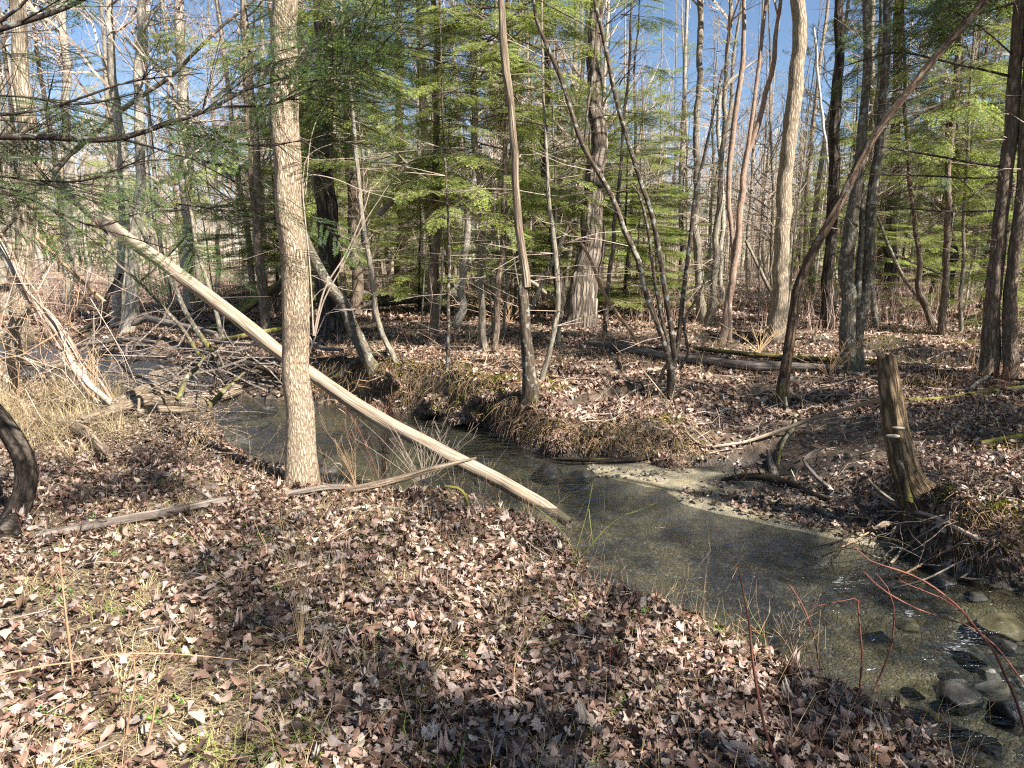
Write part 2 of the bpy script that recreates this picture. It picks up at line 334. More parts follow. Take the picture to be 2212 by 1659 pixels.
def ground_mat():
    m, n = newmat('forest_floor'); L = n.links
    g = N(n, 'ShaderNodeNewGeometry'); pos = g.outputs['Position']
    def nz(s, d=5., r=.6):
        x = N(n, 'ShaderNodeTexNoise', _Scale=s, _Detail=d, _Roughness=r); L.new(pos, x.inputs['Vector']); return x.outputs[0]
    def vor(s, f='F1', o='Color'):
        x = N(n, 'ShaderNodeTexVoronoi', feature=f, _Scale=s); L.new(pos, x.inputs['Vector']); return x.outputs[o]
    sp = N(n, 'ShaderNodeSeparateColor'); L.new(vor(9.), sp.inputs[0])
    lit = ramp(n, nz(70., 3), [(.3, (.04, .025, .016)), (.45, (.14, .09, .055)), (.6, (.26, .18, .11)), (.75, (.42, .31, .2))])
    soil = mixc(n, nz(30., 6, .7), (.022, .015, .010), (.14, .10, .065))
    c = mixc(n, ramp(n, nz(1.1), [(.40, (0, 0, 0)), (.62, (1, 1, 1))]), soil, lit)
    c = mixc(n, .6, c, mixc(n, nz(22.), (.2, .2, .2), (.8, .8, .8)), 'OVERLAY')
    # patches of moss and dry grass further off
    far = N(n, 'ShaderNodeAttribute', attribute_name='far').outputs[2]
    c = mixc(n, mth(n, 'MULTIPLY', far, ramp(n, nz(.25), [(.35, (.2, .2, .2)), (.6, (1, 1, 1))])), c, mixc(n, nz(3.), (.20, .15, .10), (.50, .40, .28)))
    c = mixc(n, mth(n, 'MULTIPLY', ramp(n, nz(.9, 6, .7), [(.60, (0, 0, 0)), (.68, (1, 1, 1))]), .6), c, (.10, .10, .02))
    bed = N(n, 'ShaderNodeAttribute', attribute_name='bed').outputs[2]; sand = N(n, 'ShaderNodeAttribute', attribute_name='sand').outputs[2]; mud = N(n, 'ShaderNodeAttribute', attribute_name='mud').outputs[2]
    c = mixc(n, mud, c, mixc(n, nz(25., 6, .7), (.014, .011, .008), (.075, .06, .045)))
    sp2 = N(n, 'ShaderNodeSeparateColor'); L.new(vor(34.), sp2.inputs[0])
    peb = ramp(n, sp2.outputs[1], [(0, (.025, .02, .016)), (.45, (.08, .066, .048)), (.8, (.18, .15, .105)), (1, (.36, .32, .25))])
    peb = mixc(n, ramp(n, nz(1.1, 5), [(.47, (0, 0, 0)), (.6, (1, 1, 1))]), mixc(n, .6, peb, (.035, .036, .034)), mixc(n, .45, peb, (.42, .35, .17)))
    edge = ramp(n, vor(34., 'DISTANCE_TO_EDGE', 0), [(0, (.75, .75, .75)), (.2, (1, 1, 1))])
    peb = mixc(n, 1., peb, edge, 'MULTIPLY')
    c = mixc(n, bed, c, peb)
    sd = mixc(n, nz(90., 2), (.22, .18, .11), (.42, .36, .24)); sd = mixc(n, ramp(n, nz(2.5), [(.5, (0, 0, 0)), (.7, (1, 1, 1))]), sd, (.22, .18, .08))
    c = mixc(n, sand, c, sd)
    bs = N(n, 'ShaderNodeBsdfPrincipled', _Roughness=.85); L.new(c, bs.inputs['Base Color'])
    rr = mth(n, 'SUBTRACT', .9, mth(n, 'MULTIPLY', mth(n, 'MAXIMUM', mth(n, 'MULTIPLY', mud, .6), mth(n, 'MULTIPLY', sand, .35)), .8)); L.new(rr, bs.inputs['Roughness'])
    hh = mth(n, 'ADD', mth(n, 'MULTIPLY', nz(22., 6, .7), 1.), mth(n, 'MULTIPLY', edge, mth(n, 'MULTIPLY', mth(n, 'SUBTRACT', bed, sand), .8)))
    bp = N(n, 'ShaderNodeBump', _Strength=1., _Distance=.035); L.new(hh, bp.inputs['Height']); L.new(bp.outputs[0], bs.inputs['Normal'])
    o = N(n, 'ShaderNodeOutputMaterial'); L.new(bs.outputs[0], o.inputs[0]); return m
def water_mat(name, foamy=True):
    m, n = newmat(name); L = n.links; g = N(n, 'ShaderNodeNewGeometry')
    mp = N(n, 'ShaderNodeMapping'); mp.inputs['Rotation'].default_value = (0, 0, R(38)); mp.inputs['Scale'].default_value = (1.0, 2.6, 1); L.new(g.outputs['Position'], mp.inputs[0])
    a = N(n, 'ShaderNodeTexNoise', _Scale=4.0, _Detail=3.5, _Roughness=.55, _Distortion=1.2); L.new(mp.outputs[0], a.inputs['Vector'])
    b = N(n, 'ShaderNodeTexNoise', _Scale=1.1, _Detail=2.); L.new(mp.outputs[0], b.inputs['Vector'])
    h = mth(n, 'ADD', a.outputs[0], mth(n, 'MULTIPLY', b.outputs[0], .8))
    bp = N(n, 'ShaderNodeBump', _Strength=.8 if foamy else .2, _Distance=.06); L.new(h, bp.inputs['Height'])
    gl = N(n, 'ShaderNodeBsdfGlossy', _Roughness=.05); L.new(bp.outputs[0], gl.inputs['Normal'])
    tr = N(n, 'ShaderNodeBsdfTransparent'); tr.inputs[0].default_value = (.70, .72, .70, 1)
    fr = N(n, 'ShaderNodeFresnel', _IOR=1.33)
    mx = N(n, 'ShaderNodeMixShader'); L.new(mth(n, 'MULTIPLY', fr.outputs[0], 2.0), mx.inputs[0]); L.new(tr.outputs[0], mx.inputs[1]); L.new(gl.outputs[0], mx.inputs[2])
    out = mx.outputs[0]
    if foamy:
        fo = N(n, 'ShaderNodeAttribute', attribute_name='foam').outputs[2]
        fn = N(n, 'ShaderNodeTexNoise', _Scale=14., _Detail=6., _Roughness=.75, _Distortion=1.5); L.new(mp.outputs[0], fn.inputs['Vector'])
        k = ramp(n, mth(n, 'ADD', fn.outputs[0], mth(n, 'MULTIPLY', fo, .22)), [(.74, (0, 0, 0)), (.86, (1, 1, 1))])
        df = N(n, 'ShaderNodeBsdfDiffuse'); df.inputs[0].default_value = (.7, .74, .78, 1)
        m2 = N(n, 'ShaderNodeMixShader'); L.new(mth(n, 'MULTIPLY', mth(n, 'MULTIPLY', k, fo), .8), m2.inputs[0]); L.new(out, m2.inputs[1]); L.new(df.outputs[0], m2.inputs[2]); out = m2.outputs[0]
    o = N(n, 'ShaderNodeOutputMaterial'); L.new(out, o.inputs[0]); return m
def rock_mat(name, a, b, rough=.5, moss=0.):
    m, n = newmat(name); L = n.links; g = N(n, 'ShaderNodeTexCoord')
    x = N(n, 'ShaderNodeTexNoise', _Scale=7., _Detail=7., _Roughness=.65); L.new(g.outputs['Object'], x.inputs['Vector'])
    c = mixc(n, ramp(n, x.outputs[0], [(.35, (0, 0, 0)), (.65, (1, 1, 1))]), a, b)
    if moss:
        gg = N(n, 'ShaderNodeNewGeometry'); s = N(n, 'ShaderNodeSeparateXYZ'); L.new(gg.outputs['Normal'], s.inputs[0])
        c = mixc(n, ramp(n, mth(n, 'ADD', mth(n, 'MULTIPLY', s.outputs[2], .4), x.outputs[0]), [(1.0-moss, (0, 0, 0)), (1.1-moss, (1, 1, 1))]), c, (.13, .12, .02))
    bs = N(n, 'ShaderNodeBsdfPrincipled', _Roughness=rough); L.new(c, bs.inputs['Base Color'])
    bp = N(n, 'ShaderNodeBump', _Strength=.7, _Distance=.03); L.new(x.outputs[0], bp.inputs['Height']); L.new(bp.outputs[0], bs.inputs['Normal'])
    o = N(n, 'ShaderNodeOutputMaterial'); L.new(bs.outputs[0], o.inputs[0]); return m
M['wetrock'] = rock_mat('wet_dark_stone', (.015, .014, .012), (.075, .068, .055), .35)
M['dryrock'] = rock_mat('pale_dry_stone', (.10, .09, .07), (.34, .31, .26), .6)
M['tanrock'] = rock_mat('tan_stone', (.14, .11, .05), (.36, .30, .18), .5)
M['mossrock'] = rock_mat('mossy_bank_lump', (.05, .034, .024), (.15, .11, .075), .95, .12)

# ------------------------------------------------------------------ ground and water
def lines(stops):
    o = [stops[0][0]]
    for (a, _), (b, st) in zip(stops, stops[1:]):
        k = max(1, int(round((b-a)/st))); o += list(a+(b-a)*(np.arange(k)+1)/k)
    return np.array(o)
xs = lines([(-400, 0), (-120, 20), (-40, 4), (-16, .6), (-8, .16), (8, .055), (16, .16), (40, .6), (120, 4), (400, 20)])
ys = lines([(-60, 0), (-10, 5), (0, .5), (1.2, .15), (12, .055), (22, .14), (50, .6), (120, 4), (700, 20)])
X, Y = np.meshgrid(xs, ys); Z, sand, bed, sd, wn = Hfull(X, Y)
mud = np.clip((1-sst(-.43, -.30, Z)) * (~wn) * (1-bed), 0, 1)
for cx, cy, rx, ry in pool_w: mud = np.maximum(mud, .9*(1-sst(.9, 1.35, np.hypot((X-cx)/rx, (Y-cy)/ry)+.3*fbm(X, Y, 77, 3))))
mud = np.maximum(mud, .6*sst(.1, .5, fbm(X*.5, Y*.5, 88, 4))*(~wn)*(1-sst(.5, 4, sd))*sst(-.5, 1.5, X))
nx, ny = len(xs), len(ys); i = np.arange(ny-1)[:, None]*nx+np.arange(nx-1)[None]
F = np.stack([i, i+1, i+nx+1, i+nx], -1).reshape(-1, 4)
g = MB(); g.add(np.stack([X, Y, Z], -1).reshape(-1, 3), F)
gm = ground_mat()
tag(g.build('forest_ground', gm, attrs={'sand': sand, 'bed': bed, 'mud': mud, 'far': sst(17, 26, Y)}), kind='structure')
wx = np.linspace(-30, 12, 240); wy = np.linspace(-6, 22, 200); WX, WY = np.meshgrid(wx, wy)
foam = np.zeros(WX.shape)
for u, v, r in ((2095,1340,.10),(2070,1405,.11),(2110,1385,.08),(1875,1480,.10),(1840,1440,.08),(1800,1400,.08),(1960,1325,.10),(2020,1345,.08),(1770,1210,.12),(1840,1255,.12),(470,880,.15)):
    p = atz(u, v, WZ); foam = np.maximum(foam, np.exp(-((WX-p[0])**2+(WY-p[1])**2)/(2*r*r)))
wv = np.stack([WX, WY, np.full(WX.shape, WZ)+.006*fbm(WX*3, WY*3, 91, 3)], -1); i = np.arange(199)[:, None]*240+np.arange(239)[None]
g = MB(); g.add(wv.reshape(-1, 3), np.stack([i, i+1, i+241, i+240], -1).reshape(-1, 4))
tag(g.build('stream_water', water_mat('stream_water_surface'), attrs={'foam': foam}), kind='structure')
pm = water_mat('pool_water_surface', False)
for cx, cy, rx, ry in pool_w:
    th = np.arange(40)/40*2*np.pi; v = np.stack([cx+1.2*rx*np.cos(th), cy+1.2*ry*np.sin(th), np.full(40, PZ)], 1); v = np.vstack([v, [cx, cy, PZ]])
    g = MB(); k = np.arange(40); g.add(v, np.stack([k, (k+1) % 40, np.full(40, 40)], 1)); tag(g.build('pool_water', pm), kind='structure')

# ------------------------------------------------------------------ crowns
def frond(nl, quad, wid, ang=55, step=.07, side=.40):
    """flat spray along +X, unit length: wood pieces and needle blades"""
    A, B, C, D = [], [], [], []
    def bend(p): p = np.array(p, float); p[..., 2] -= .22*p[..., 0]**2; return p
    t = .08; sgn = 1
    for q in np.linspace(0, .9, 6): A.append((q, 0, 0)); B.append((q+.18, 0, 0))
    while t < 1:
        L = side*(1-t)**.7*(.8+.4*rng.random())+.04; a = R(ang)*(.85+.3*rng.random()); d = np.array([math.cos(a), sgn*math.sin(a), 0])
        p0 = np.array([t, 0, 0]); A.append(p0); B.append(p0+d*L)
        s = .03
        while s < L:
            for sg in (-1, 1):
                aa = math.atan2(d[1], d[0])+sg*R(50)*(.7+.6*rng.random()); C.append(p0+d*s); D.append((math.cos(aa), math.sin(aa), (rng.random()-.5)*.5))
            s += nl
        C.append(p0+d*L); D.append(d); sgn = -sgn; t += step*(.7+.6*rng.random())
    C = np.array(C); D = np.array(D); n = len(C)
    L = quad*(.7+.6*rng.random(n)); Dn = nrm(D); Sd = nrm(np.cross(np.array([0, 0, 1.])+.5*(rng.random((n, 3))-.5), Dn))
    W = wid*(.7+.6*rng.random(n))
    v = np.stack([C, C+Dn*(L*.4)[:, None]+Sd*(W*.5)[:, None], C+Dn*L[:, None], C+Dn*(L*.4)[:, None]-Sd*(W*.5)[:, None]], 1)
    return bend(np.array(A)), bend(np.array(B)), bend(v)
FR_far = [frond(.05, .085, .032) for _ in range(4)]
FR_near = [frond(.013, .036, .0075, ang=50, step=.05, side=.46) for _ in range(4)]
def basis(fw, up):
    fw = nrm(fw); s = nrm(np.cross(up, fw)); u = np.cross(fw, s); return np.stack([fw, s, u], -1)   # (n,3,3)
def put_fronds(mb, O, FW, UP, SC, FR, wr=.004, mi=(0, 1)):
    B = basis(FW, UP)
    for k in range(len(FR)):
        m = np.arange(len(O)) % len(FR) == k
        if not m.any(): continue
        a, b, q = FR[k]; Bk = B[m]; Ok = O[m]; Sk = SC[m]
        tf = lambda x: np.einsum('nij,pj->npi', Bk, x)*Sk[:, None, None]+Ok[:, None]
        aa = tf(a); bb = tf(b); r = np.repeat(Sk, len(a))*wr; segs(mb, aa.reshape(-1, 3), bb.reshape(-1, 3), r, r*.5, mi[0])
        qq = tf(q.reshape(-1, 3)); mb.add(qq.reshape(-1, 3), np.arange(qq.shape[0]*qq.shape[1]).reshape(-1, 4), mi[1])
def hemlock_crown(h, rad, seed, dead=.25, dens=3.2, top=True):
    """branches radiating from a vertical axis, z from 0 to h"""
    r = np.random.default_rng(seed); mb = MB(); z = 0.
    O, FW, UP, SC, A, B, ra, rb = [], [], [], [], [], [], [], []
    while z < h-.2:
        z += r.exponential(1/dens); f = min(.99, z/h)
        L = rad*(1-f)**.75*(.45+.75*r.random()) + .25
        if f < .12: L *= .8
        az = r.random()*2*np.pi; el = R(-5+30*f+r.normal()*8); d = np.array([math.cos(az)*math.cos(el), math.sin(az)*math.cos(el), math.sin(el)])
        isdead = r.random() < dead*(1-f)*1.6; n = max(3, int(L/.28)); p = np.array([0, 0, z]); br = .006+.006*L
        for k in range(n):
            q = p+d*(L/n); A.append(p); B.append(q); ra.append(br*(1-k/n)+.002); rb.append(br*(1-(k+1)/n)+.002)
            d = d+np.array([0, 0, -.06])+r.normal(size=3)*.07; d /= np.linalg.norm(d)
            if k >= (1 if not isdead else 1):
                for s in (-1, 1):
                    if r.random() < .9:
                        sd = np.array([-d[1], d[0], 0])*s; fw = d*.75+sd*(.75+.3*r.random())+np.array([0, 0, -.1])
                        sc = (.35+.45*r.random())*min(1, L/1.4)*(1-.5*k/n)+.12
                        if isdead:
                            e = fw/np.linalg.norm(fw); A.append(q); B.append(q+e*sc*.9); ra.append(.003); rb.append(.0015)
                            for _ in range(2):
                                tt = q+e*sc*r.random(); A.append(tt); B.append(tt+(e+r.normal(size=3)*.7)*sc*.4); ra.append(.002); rb.append(.001)
                        else:
                            O.append(q); FW.append(fw); UP.append((r.normal()*.25, r.normal()*.25, 1)); SC.append(sc)
            p = q
        if not isdead: O.append(p); FW.append(d); UP.append((0, 0, 1)); SC.append(.5+.2*r.random())
    if top: O.append((0, 0, h-.2)); FW.append((.1, 0, 1)); UP.append((1, 0, 0)); SC.append(.6)
    segs(mb, A, B, ra, rb, 0); O = np.array(O, float)
    if len(O): put_fronds(mb, O, np.array(FW, float), np.array(UP, float), np.array(SC), FR_far)
    return mb
def bare_crown(h, rad, seed, n0=26, lowdead=True, dens=1.0):
    r = np.random.default_rng(seed); mb = MB(); A, B, ra, rb = [], [], [], []
    def grow(p, d, L, rr, lev):
        n = max(2, int(L/(.35 if lev < 2 else .2))); q = p
        for k in range(n):
            d2 = d+r.normal(size=3)*(.13 if lev < 2 else .2)+np.array([0, 0, .05]); d2 /= np.linalg.norm(d2)
            e = q+d2*(L/n); A.append(q); B.append(e); ra.append(rr*(1-.75*k/n)); rb.append(rr*(1-.75*(k+1)/n))
            if lev < 3 and r.random() < (.75*dens if lev < 2 else .6*dens):
                sd = r.normal(size=3); sd -= d2*(sd@d2); sd /= np.linalg.norm(sd); a = R(30+25*r.random())
                grow(e, d2*math.cos(a)+sd*math.sin(a), L*(.35+.35*r.random())*(1-.5*k/n), rr*(1-.75*k/n)*.55, lev+1)
            q = e; d = d2
    for k in range(n0):
        f = (k+r.random())/n0; z = f*h*.85; az = r.random()*6.28; el = R(15+50*f*r.random()+15)
        L = rad*(1.1-.7*f)*(.5+.7*r.random()); grow(np.array([0, 0, z]), np.array([math.cos(az)*math.cos(el), math.sin(az)*math.cos(el), math.sin(el)]), L, (.010+.010*L)*(1-.4*f), 0)
    segs(mb, A, B, np.maximum(ra, .003), np.maximum(rb, .002), 0); return mb
def pine_crown(h, rad, seed):
    r = np.random.default_rng(seed); mb = MB(); A, B, ra, rb, T = [], [], [], [], []
    z = 0
    while z < h:
        z += r.exponential(.28); f = min(1, z/h); L = rad*(1-f*.8)*(.5+.7*r.random()); az = r.random()*6.28
        d = np.array([math.cos(az), math.sin(az), .1+.4*f]); d /= np.linalg.norm(d); p = np.array([0, 0, z]); n = max(3, int(L/.35))
        for k in range(n):
            q = p+d*(L/n); A.append(p); B.append(q); ra.append(.03*(1-k/n)+.005); rb.append(.03*(1-(k+1)/n)+.005)
            if k > n*.3:
                for _ in range(4):
                    e = q+r.normal(size=3)*np.array([.3, .3, .12]); A.append(q); B.append(e); ra.append(.006); rb.append(.003); T.append(e)
            d = d+r.normal(size=3)*.1; d /= np.linalg.norm(d); p = q
    segs(mb, A, B, ra, rb, 0); T = np.repeat(np.array(T), 14, 0); D = r.normal(size=T.shape)+np.array([0, 0, .4])
    diamonds(mb, T, D, r.normal(size=T.shape), .16*(.7+.6*r.random(len(T))), .022, 1); return mb
def keep(mb, name, mats):                       # a mesh kept for copying, first user is the first tree
    o = mb.build(name, mats, smooth=False); me = o.data; bpy.data.objects.remove(o); return me
HC = [keep(hemlock_crown(13, 2.7, 11+k, .18, 6.2), 'crown', [M['hem'], M['needle']]) for k in range(4)]
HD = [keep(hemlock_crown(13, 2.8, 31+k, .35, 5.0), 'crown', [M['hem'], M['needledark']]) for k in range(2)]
SPARSE = [keep(hemlock_crown(9, 1.7, 41+k, .5, 4.0), 'crown', [M['hem'], M['needle']]) for k in range(3)]
BC = [keep(bare_crown(10, 3.6, 51+k, 24), 'crown', [M['twig']]) for k in range(4)]
BL = [keep(bare_crown(10, 2.2, 61+k, 20, dens=.8), 'crown', [M['twig']]) for k in range(3)]
PC = [keep(pine_crown(9, 3.4, 71+k), 'crown', [M['hem'], M['pine']]) for k in range(2)]
DT = [keep(hemlock_crown(8, 2.0, 81+k, 9., 5.0, False), 'lower_branches', [M['twig'], M['needle']]) for k in range(4)]
MX = [keep(hemlock_crown(7, 2.2, 91+k, .75, 5.5), 'lower_branches', [M['twig'], M['needle']]) for k in range(3)]
def crown_on(parent, me, z, x=0, y=0, s=1., sz=None, name='crown'):
    o = bpy.data.objects.new(name, me); col.objects.link(o); o.parent = parent; o.location = (x, y, z); o.rotation_euler = (0, 0, random.random()*6.28); o.scale = (s, s, sz or s); return o

# ------------------------------------------------------------------ trees seen one by one in the photograph
# (name, label, bark, points top->base in photo px, widths px top->base, crown kind, crown start height m, crown scale, total height, extra)
TREES = []
def T(*a, **k): TREES.append((a, k))
exec_trees = None
T('maple_tree', 'sunlit pale tree with flaky bark standing in the foreground, leaning log passing behind it', 'paletan', [(612,-60),(606,60),(612,200),(630,400),(642,600),(645,800),(648,960),(649,1046)], [54,56,57,58,57,55,56,70], 'bare', 6, .9, 15, flare=.25)
T('maple_tree', 'pale trunk at the left edge whose foot bends to the left', 'pale', [(36,-40),(48,180),(60,400),(52,560),(45,690),(22,790),(2,870)], [30,32,34,34,36,42,50], 'bare', 6, .8, 14)
T('bare_tree', 'straight pale trunk standing alone left of the forked pair, beyond the brush heap', 'palegrey', [(140,0),(146,330),(149,520),(149,672)], [15,17,19,22], 'bare', 7, .9, 17)
T('bare_tree', 'pale left-hand trunk of the pair on the left bank', 'palegrey', [(236,0),(242,150),(262,330),(269,518),(249,708)], [15,17,20,22,28], 'bare', 5, .8, 16)
T('bare_tree', 'pale right-hand trunk of the pair on the left bank', 'palegrey', [(305,0),(300,200),(302,350),(297,501),(274,716)], [17,18,20,22,30], 'bare', 5, .8, 16)
T('bare_tree', 'smooth grey upright trunk between the left pair and the pale foreground tree', 'palegrey', [(386,0),(396,302),(403,500),(408,674)], [19,20,21,26], 'bare', 6, .9, 18)
T('slender_tree', 'thin dark stem leaning left just right of the grey upright trunk', 'grey', [(385,260),(417,484),(450,612),(485,755)], [7,8,9,10], 'bare', 3, .5, 9)
T('slender_tree', 'very thin straight stem behind the leaning bare log', 'grey', [(462,250),(470,484),(474,648)], [8,9,11], 'bare', 4, .6, 12)
T('hemlock_tree', 'thin hemlock stem rising just left of the pale foreground tree', 'hem', [(528,90),(538,302),(554,484),(568,618),(577,732)], [9,11,13,14,17], 'sparse', 2.5, .8, 11)
T('leaning_tree', 'thin mossy pole tree leaning left, crossing behind the bare log', 'mossbark', [(190,250),(240,350),(302,484),(363,595),(420,699),(466,772)], [8,9,12,13,13,15], None, 0, 1, 0)
T('leaning_tree', 'thinner pole leaning left above the brush heap', 'mossbark', [(190,500),(235,551),(302,612),(386,702),(438,772)], [6,7,9,10,12], None, 0, 1, 0)
T('leaning_tree', 'dark dead stem leaning right beside the forked pair', 'dark', [(262,590),(235,640),(208,692),(161,728)], [9,13,14,14], None, 0, 1, 0)
T('leaning_tree', 'long thin pole leaning right with its tip by the bare log', 'grey', [(403,511),(329,585),(260,650),(206,704)], [5,8,9,10], None, 0, 1, 0)
T('leaning_tree', 'stout mossy trunk leaning right behind the pale foreground tree', 'mosslog', [(660,560),(598,618),(524,675),(447,718)], [18,24,26,24], None, 0, 1, 0)
T('leaning_tree', 'grey limb slanting up to the right across the upper left sky', 'grey', [(560,-10),(504,37),(437,97),(363,168),(286,222),(202,289),(90,400),(-40,560),(-120,700)], [7,9,10,14,16,17,18,20,22], None, 0, 1, 0)
T('big_hemlock', 'large dark trunk directly behind the pale foreground tree', 'dark', [(690,-40),(696,100),(698,269),(706,450),(711,600),(714,722)], [34,36,38,42,46,62], 'hem', 4, 1.1, 18, flare=.2)
T('leaning_tree', 'curved mossy trunk leaning over the undercut bank right of the pale foreground tree', 'mossbark', [(640,470),(676,551),(716,618),(750,664),(768,719),(806,790)], [22,26,28,30,32,40], None, 0, 1, 0)
T('hemlock_tree', 'straight brown trunk just right of the large dark trunk', 'hem', [(742,0),(751,235),(761,430),(768,560),(771,682)], [17,19,21,24,27], 'hem', 3, .9, 15)
T('slender_tree', 'thin crooked stem leaning left near the curved mossy trunk', 'grey', [(752,180),(768,319),(783,484),(807,635),(827,719),(855,785)], [7,9,11,12,12,15], 'sparse', 3, .6, 8)
T('hemlock_tree', 'double brown trunk lit on its right side in the middle distance', 'hem', [(862,60),(865,386),(870,484),(866,652)], [16,20,23,28], 'hem', 3, .9, 16)
T('hemlock_tree', 'straight knotty dark hemlock left of the centre', 'hem', [(939,0),(943,202),(943,400),(941,551),(938,748)], [12,14,15,17,20], 'hem', 2.2, .8, 11)
T('sapling', 'spindly sapling in front of the knotty hemlock', 'darkmoss', [(957,240),(963,380),(969,500),(971,635),(965,795)], [4,5,6,7,9], 'sparse', 2, .45, 5)
T('bare_tree', 'sunlit tree leaning right behind the knotty hemlock', 'palegrey', [(1030,220),(1023,336),(1010,500),(1002,600),(990,704)], [11,12,14,16,20], 'bare', 4, .7, 14)
T('hemlock_tree', 'slim grey hemlock just left of the bleached leaning snag', 'grey', [(1019,-20),(1021,202),(1036,403),(1041,551),(1043,660),(1048,765)], [13,14,14,15,15,19], 'hem', 2.2, .7, 11)
T('hemlock_tree', 'slim trunk tight behind the bleached snag on its left', 'hem', [(1098,0),(1094,218),(1087,430),(1078,618),(1065,765)], [8,10,12,13,17], 'hem', 2.4, .7, 11)
T('sapling', 'very thin stem between the slim trunk and the bleached snag', 'grey', [(1103,300),(1095,484),(1089,724)], [4,5,7], 'sparse', 3, .5, 8)
T('dead_snag', 'bleached leaning snag with peeling bark on the far bank edge', 'drift', [(1078,-40),(1086,20),(1097,120),(1106,260),(1115,400),(1122,520),(1128,620)], [13,15,17,15,16,18,20], None, 0, 1, 0, under=('darkmoss', [(1128,640),(1136,720),(1144,800),(1146,872)], [24,25,27,40]))
T('slender_tree', 'crooked stem at the bank edge right of the bleached snag', 'grey', [(1182,330),(1190,484),(1200,600),(1206,672),(1194,740),(1168,826)], [7,10,11,11,11,14], 'sparse', 2, .5, 6)
T('slender_tree', 'thin stem leaning right beside the big furrowed oak', 'grey', [(1268,350),(1243,484),(1225,590),(1210,665)], [7,9,9,11], 'bare', 3, .4, 9)
T('oak_tree', 'big furrowed oak with a wide flared foot standing right of centre', 'oak', [(1286,-40),(1289,150),(1289,333),(1279,484),(1264,600),(1251,704)], [30,34,38,46,56,76], 'bare', 7, 1.2, 20, flare=.12)
T('hemlock_tree', 'thin straight hemlock pole right of the big furrowed oak', 'hem', [(1345,300),(1336,420),(1322,540),(1304,748)], [7,8,9,12], 'sparse', 2.5, .7, 9)
T('dead_pole', 'thin bent reddish dead stem leaning on the pole right of the big oak', 'tancane', [(1195,400),(1230,484),(1270,551),(1310,647),(1363,714),(1380,750)], [5,6,7,9,9,8], None, 0, 1, 0)
CL = 'stems of the dark clump on the far bank'
T('multi_stem_tree', 'dark many-stemmed clump tree with mossy foot in the middle of the far bank', 'darkmoss', [(1153,-20),(1158,40),(1206,160),(1263,317),(1323,417),(1352,500),(1383,567),(1400,651),(1440,777),(1452,860)], [8,8,10,12,13,13,14,13,15,22], None, 0, 1, 0,
  more=[([(1278,-20),(1303,77),(1336,233),(1370,350),(1410,467),(1428,567),(1443,667),(1457,770)], [6,9,10,10,11,12,12,13]), ([(1375,400),(1397,484),(1417,617),(1437,717),(1456,800)], [5,7,8,9,10]), ([(1560,150),(1530,300),(1500,430),(1493,500),(1477,634),(1457,790)], [4,6,8,9,10,11]), ([(1530,590),(1502,650),(1478,697),(1487,765),(1468,800)], [4,6,6,7,7]), ([(1455,770),(1432,800),(1424,828)], [8,9,9]), ([(1120,-30),(1190,15),(1240,40),(1303,77)], [4,5,6,6]), ([(1290,30),(1282,150),(1270,230),(1262,310)], [4,5,5,6])])
T('bare_tree', 'smooth grey upright trunk left of the mossy forked tree', 'grey', [(1512,-20),(1508,213),(1505,400),(1508,567),(1518,700)], [12,14,15,18,24], 'bare', 7, .8, 18)
T('bare_tree', 'grey trunk standing close beside the smooth upright trunk', 'grey', [(1560,330),(1552,480),(1547,560),(1534,702)], [11,13,15,21], 'bare', 6, .7, 14)
T('bare_tree', 'pinkish twin-stemmed tree with yellow moss at its foot', 'pinkbark', [(1690,0),(1683,50),(1643,250),(1605,380),(1590,520),(1578,610),(1562,743)], [8,10,12,14,15,16,19], 'bare', 6, .6, 14, more=[([(1606,-10),(1603,133),(1585,283),(1574,420),(1583,540),(1576,650),(1575,742)], [8,11,12,11,9,11,14]), ([(1656,-10),(1640,133),(1622,283),(1604,385)], [7,8,9,9])])
T('bare_tree', 'crooked whitish limbed tree behind the pinkish twin-stemmed tree', 'palegrey', [(1650,120),(1606,150),(1560,198),(1550,283),(1557,350),(1560,500),(1556,668)], [6,8,9,9,10,10,12], None, 0, 1, 0)
T('maple_tree', 'bright flaky trunk with yellow lichen standing right of centre', 'pale', [(1726,-40),(1724,40),(1716,167),(1707,300),(1694,450),(1687,560),(1682,650),(1679,738)], [30,30,30,31,31,33,36,48], 'bare', 6.5, 1.0, 17, flare=.15)
T('leaning_tree', 'long dark peeling trunk leaning far to the right from a mossy foot', 'peel', [(2160,-40),(2127,0),(2050,90),(1974,183),(1874,317),(1807,450),(1770,520),(1742,575),(1722,640),(1711,717),(1692,817),(1687,878)], [18,19,20,20,20,20,20,21,21,21,24,32], None, 0, 1, 0)
T('oak_tree', 'dark furrowed trunk behind the leaning peeling trunk', 'dark', [(1816,-30),(1811,120),(1806,233),(1798,450),(1791,600),(1786,712)], [18,20,22,23,24,34], 'bare', 8, .9, 19)
T('mossy_tree', 'mossy three-stemmed tree joined low down right of the leaning trunk', 'mossbark', [(1872,-30),(1868,233),(1845,420),(1832,520),(1824,590),(1832,651),(1838,806)], [15,18,25,28,29,30,38], 'bare', 6, .7, 15, more=[([(1918,-10),(1913,167),(1897,333),(1876,500),(1874,600),(1862,680),(1848,760)], [16,18,20,21,24,24,22]), ([(1861,300),(1860,517),(1854,640),(1858,790)], [10,13,15,20])])
T('slender_tree', 'thin trunk with a mossy knee just right of the three-stemmed tree', 'grey', [(1892,300),(1887,517),(1883,620),(1893,667),(1894,709)], [9,11,11,14,13], 'sparse', 4, .7, 12)
T('hemlock_tree', 'thin leaning hemlock stem in front of the fallen tangle at right', 'hem', [(1960,300),(1975,450),(1983,551),(1991,634),(2014,716)], [8,10,11,12,14], 'dark', 3, .6, 12)
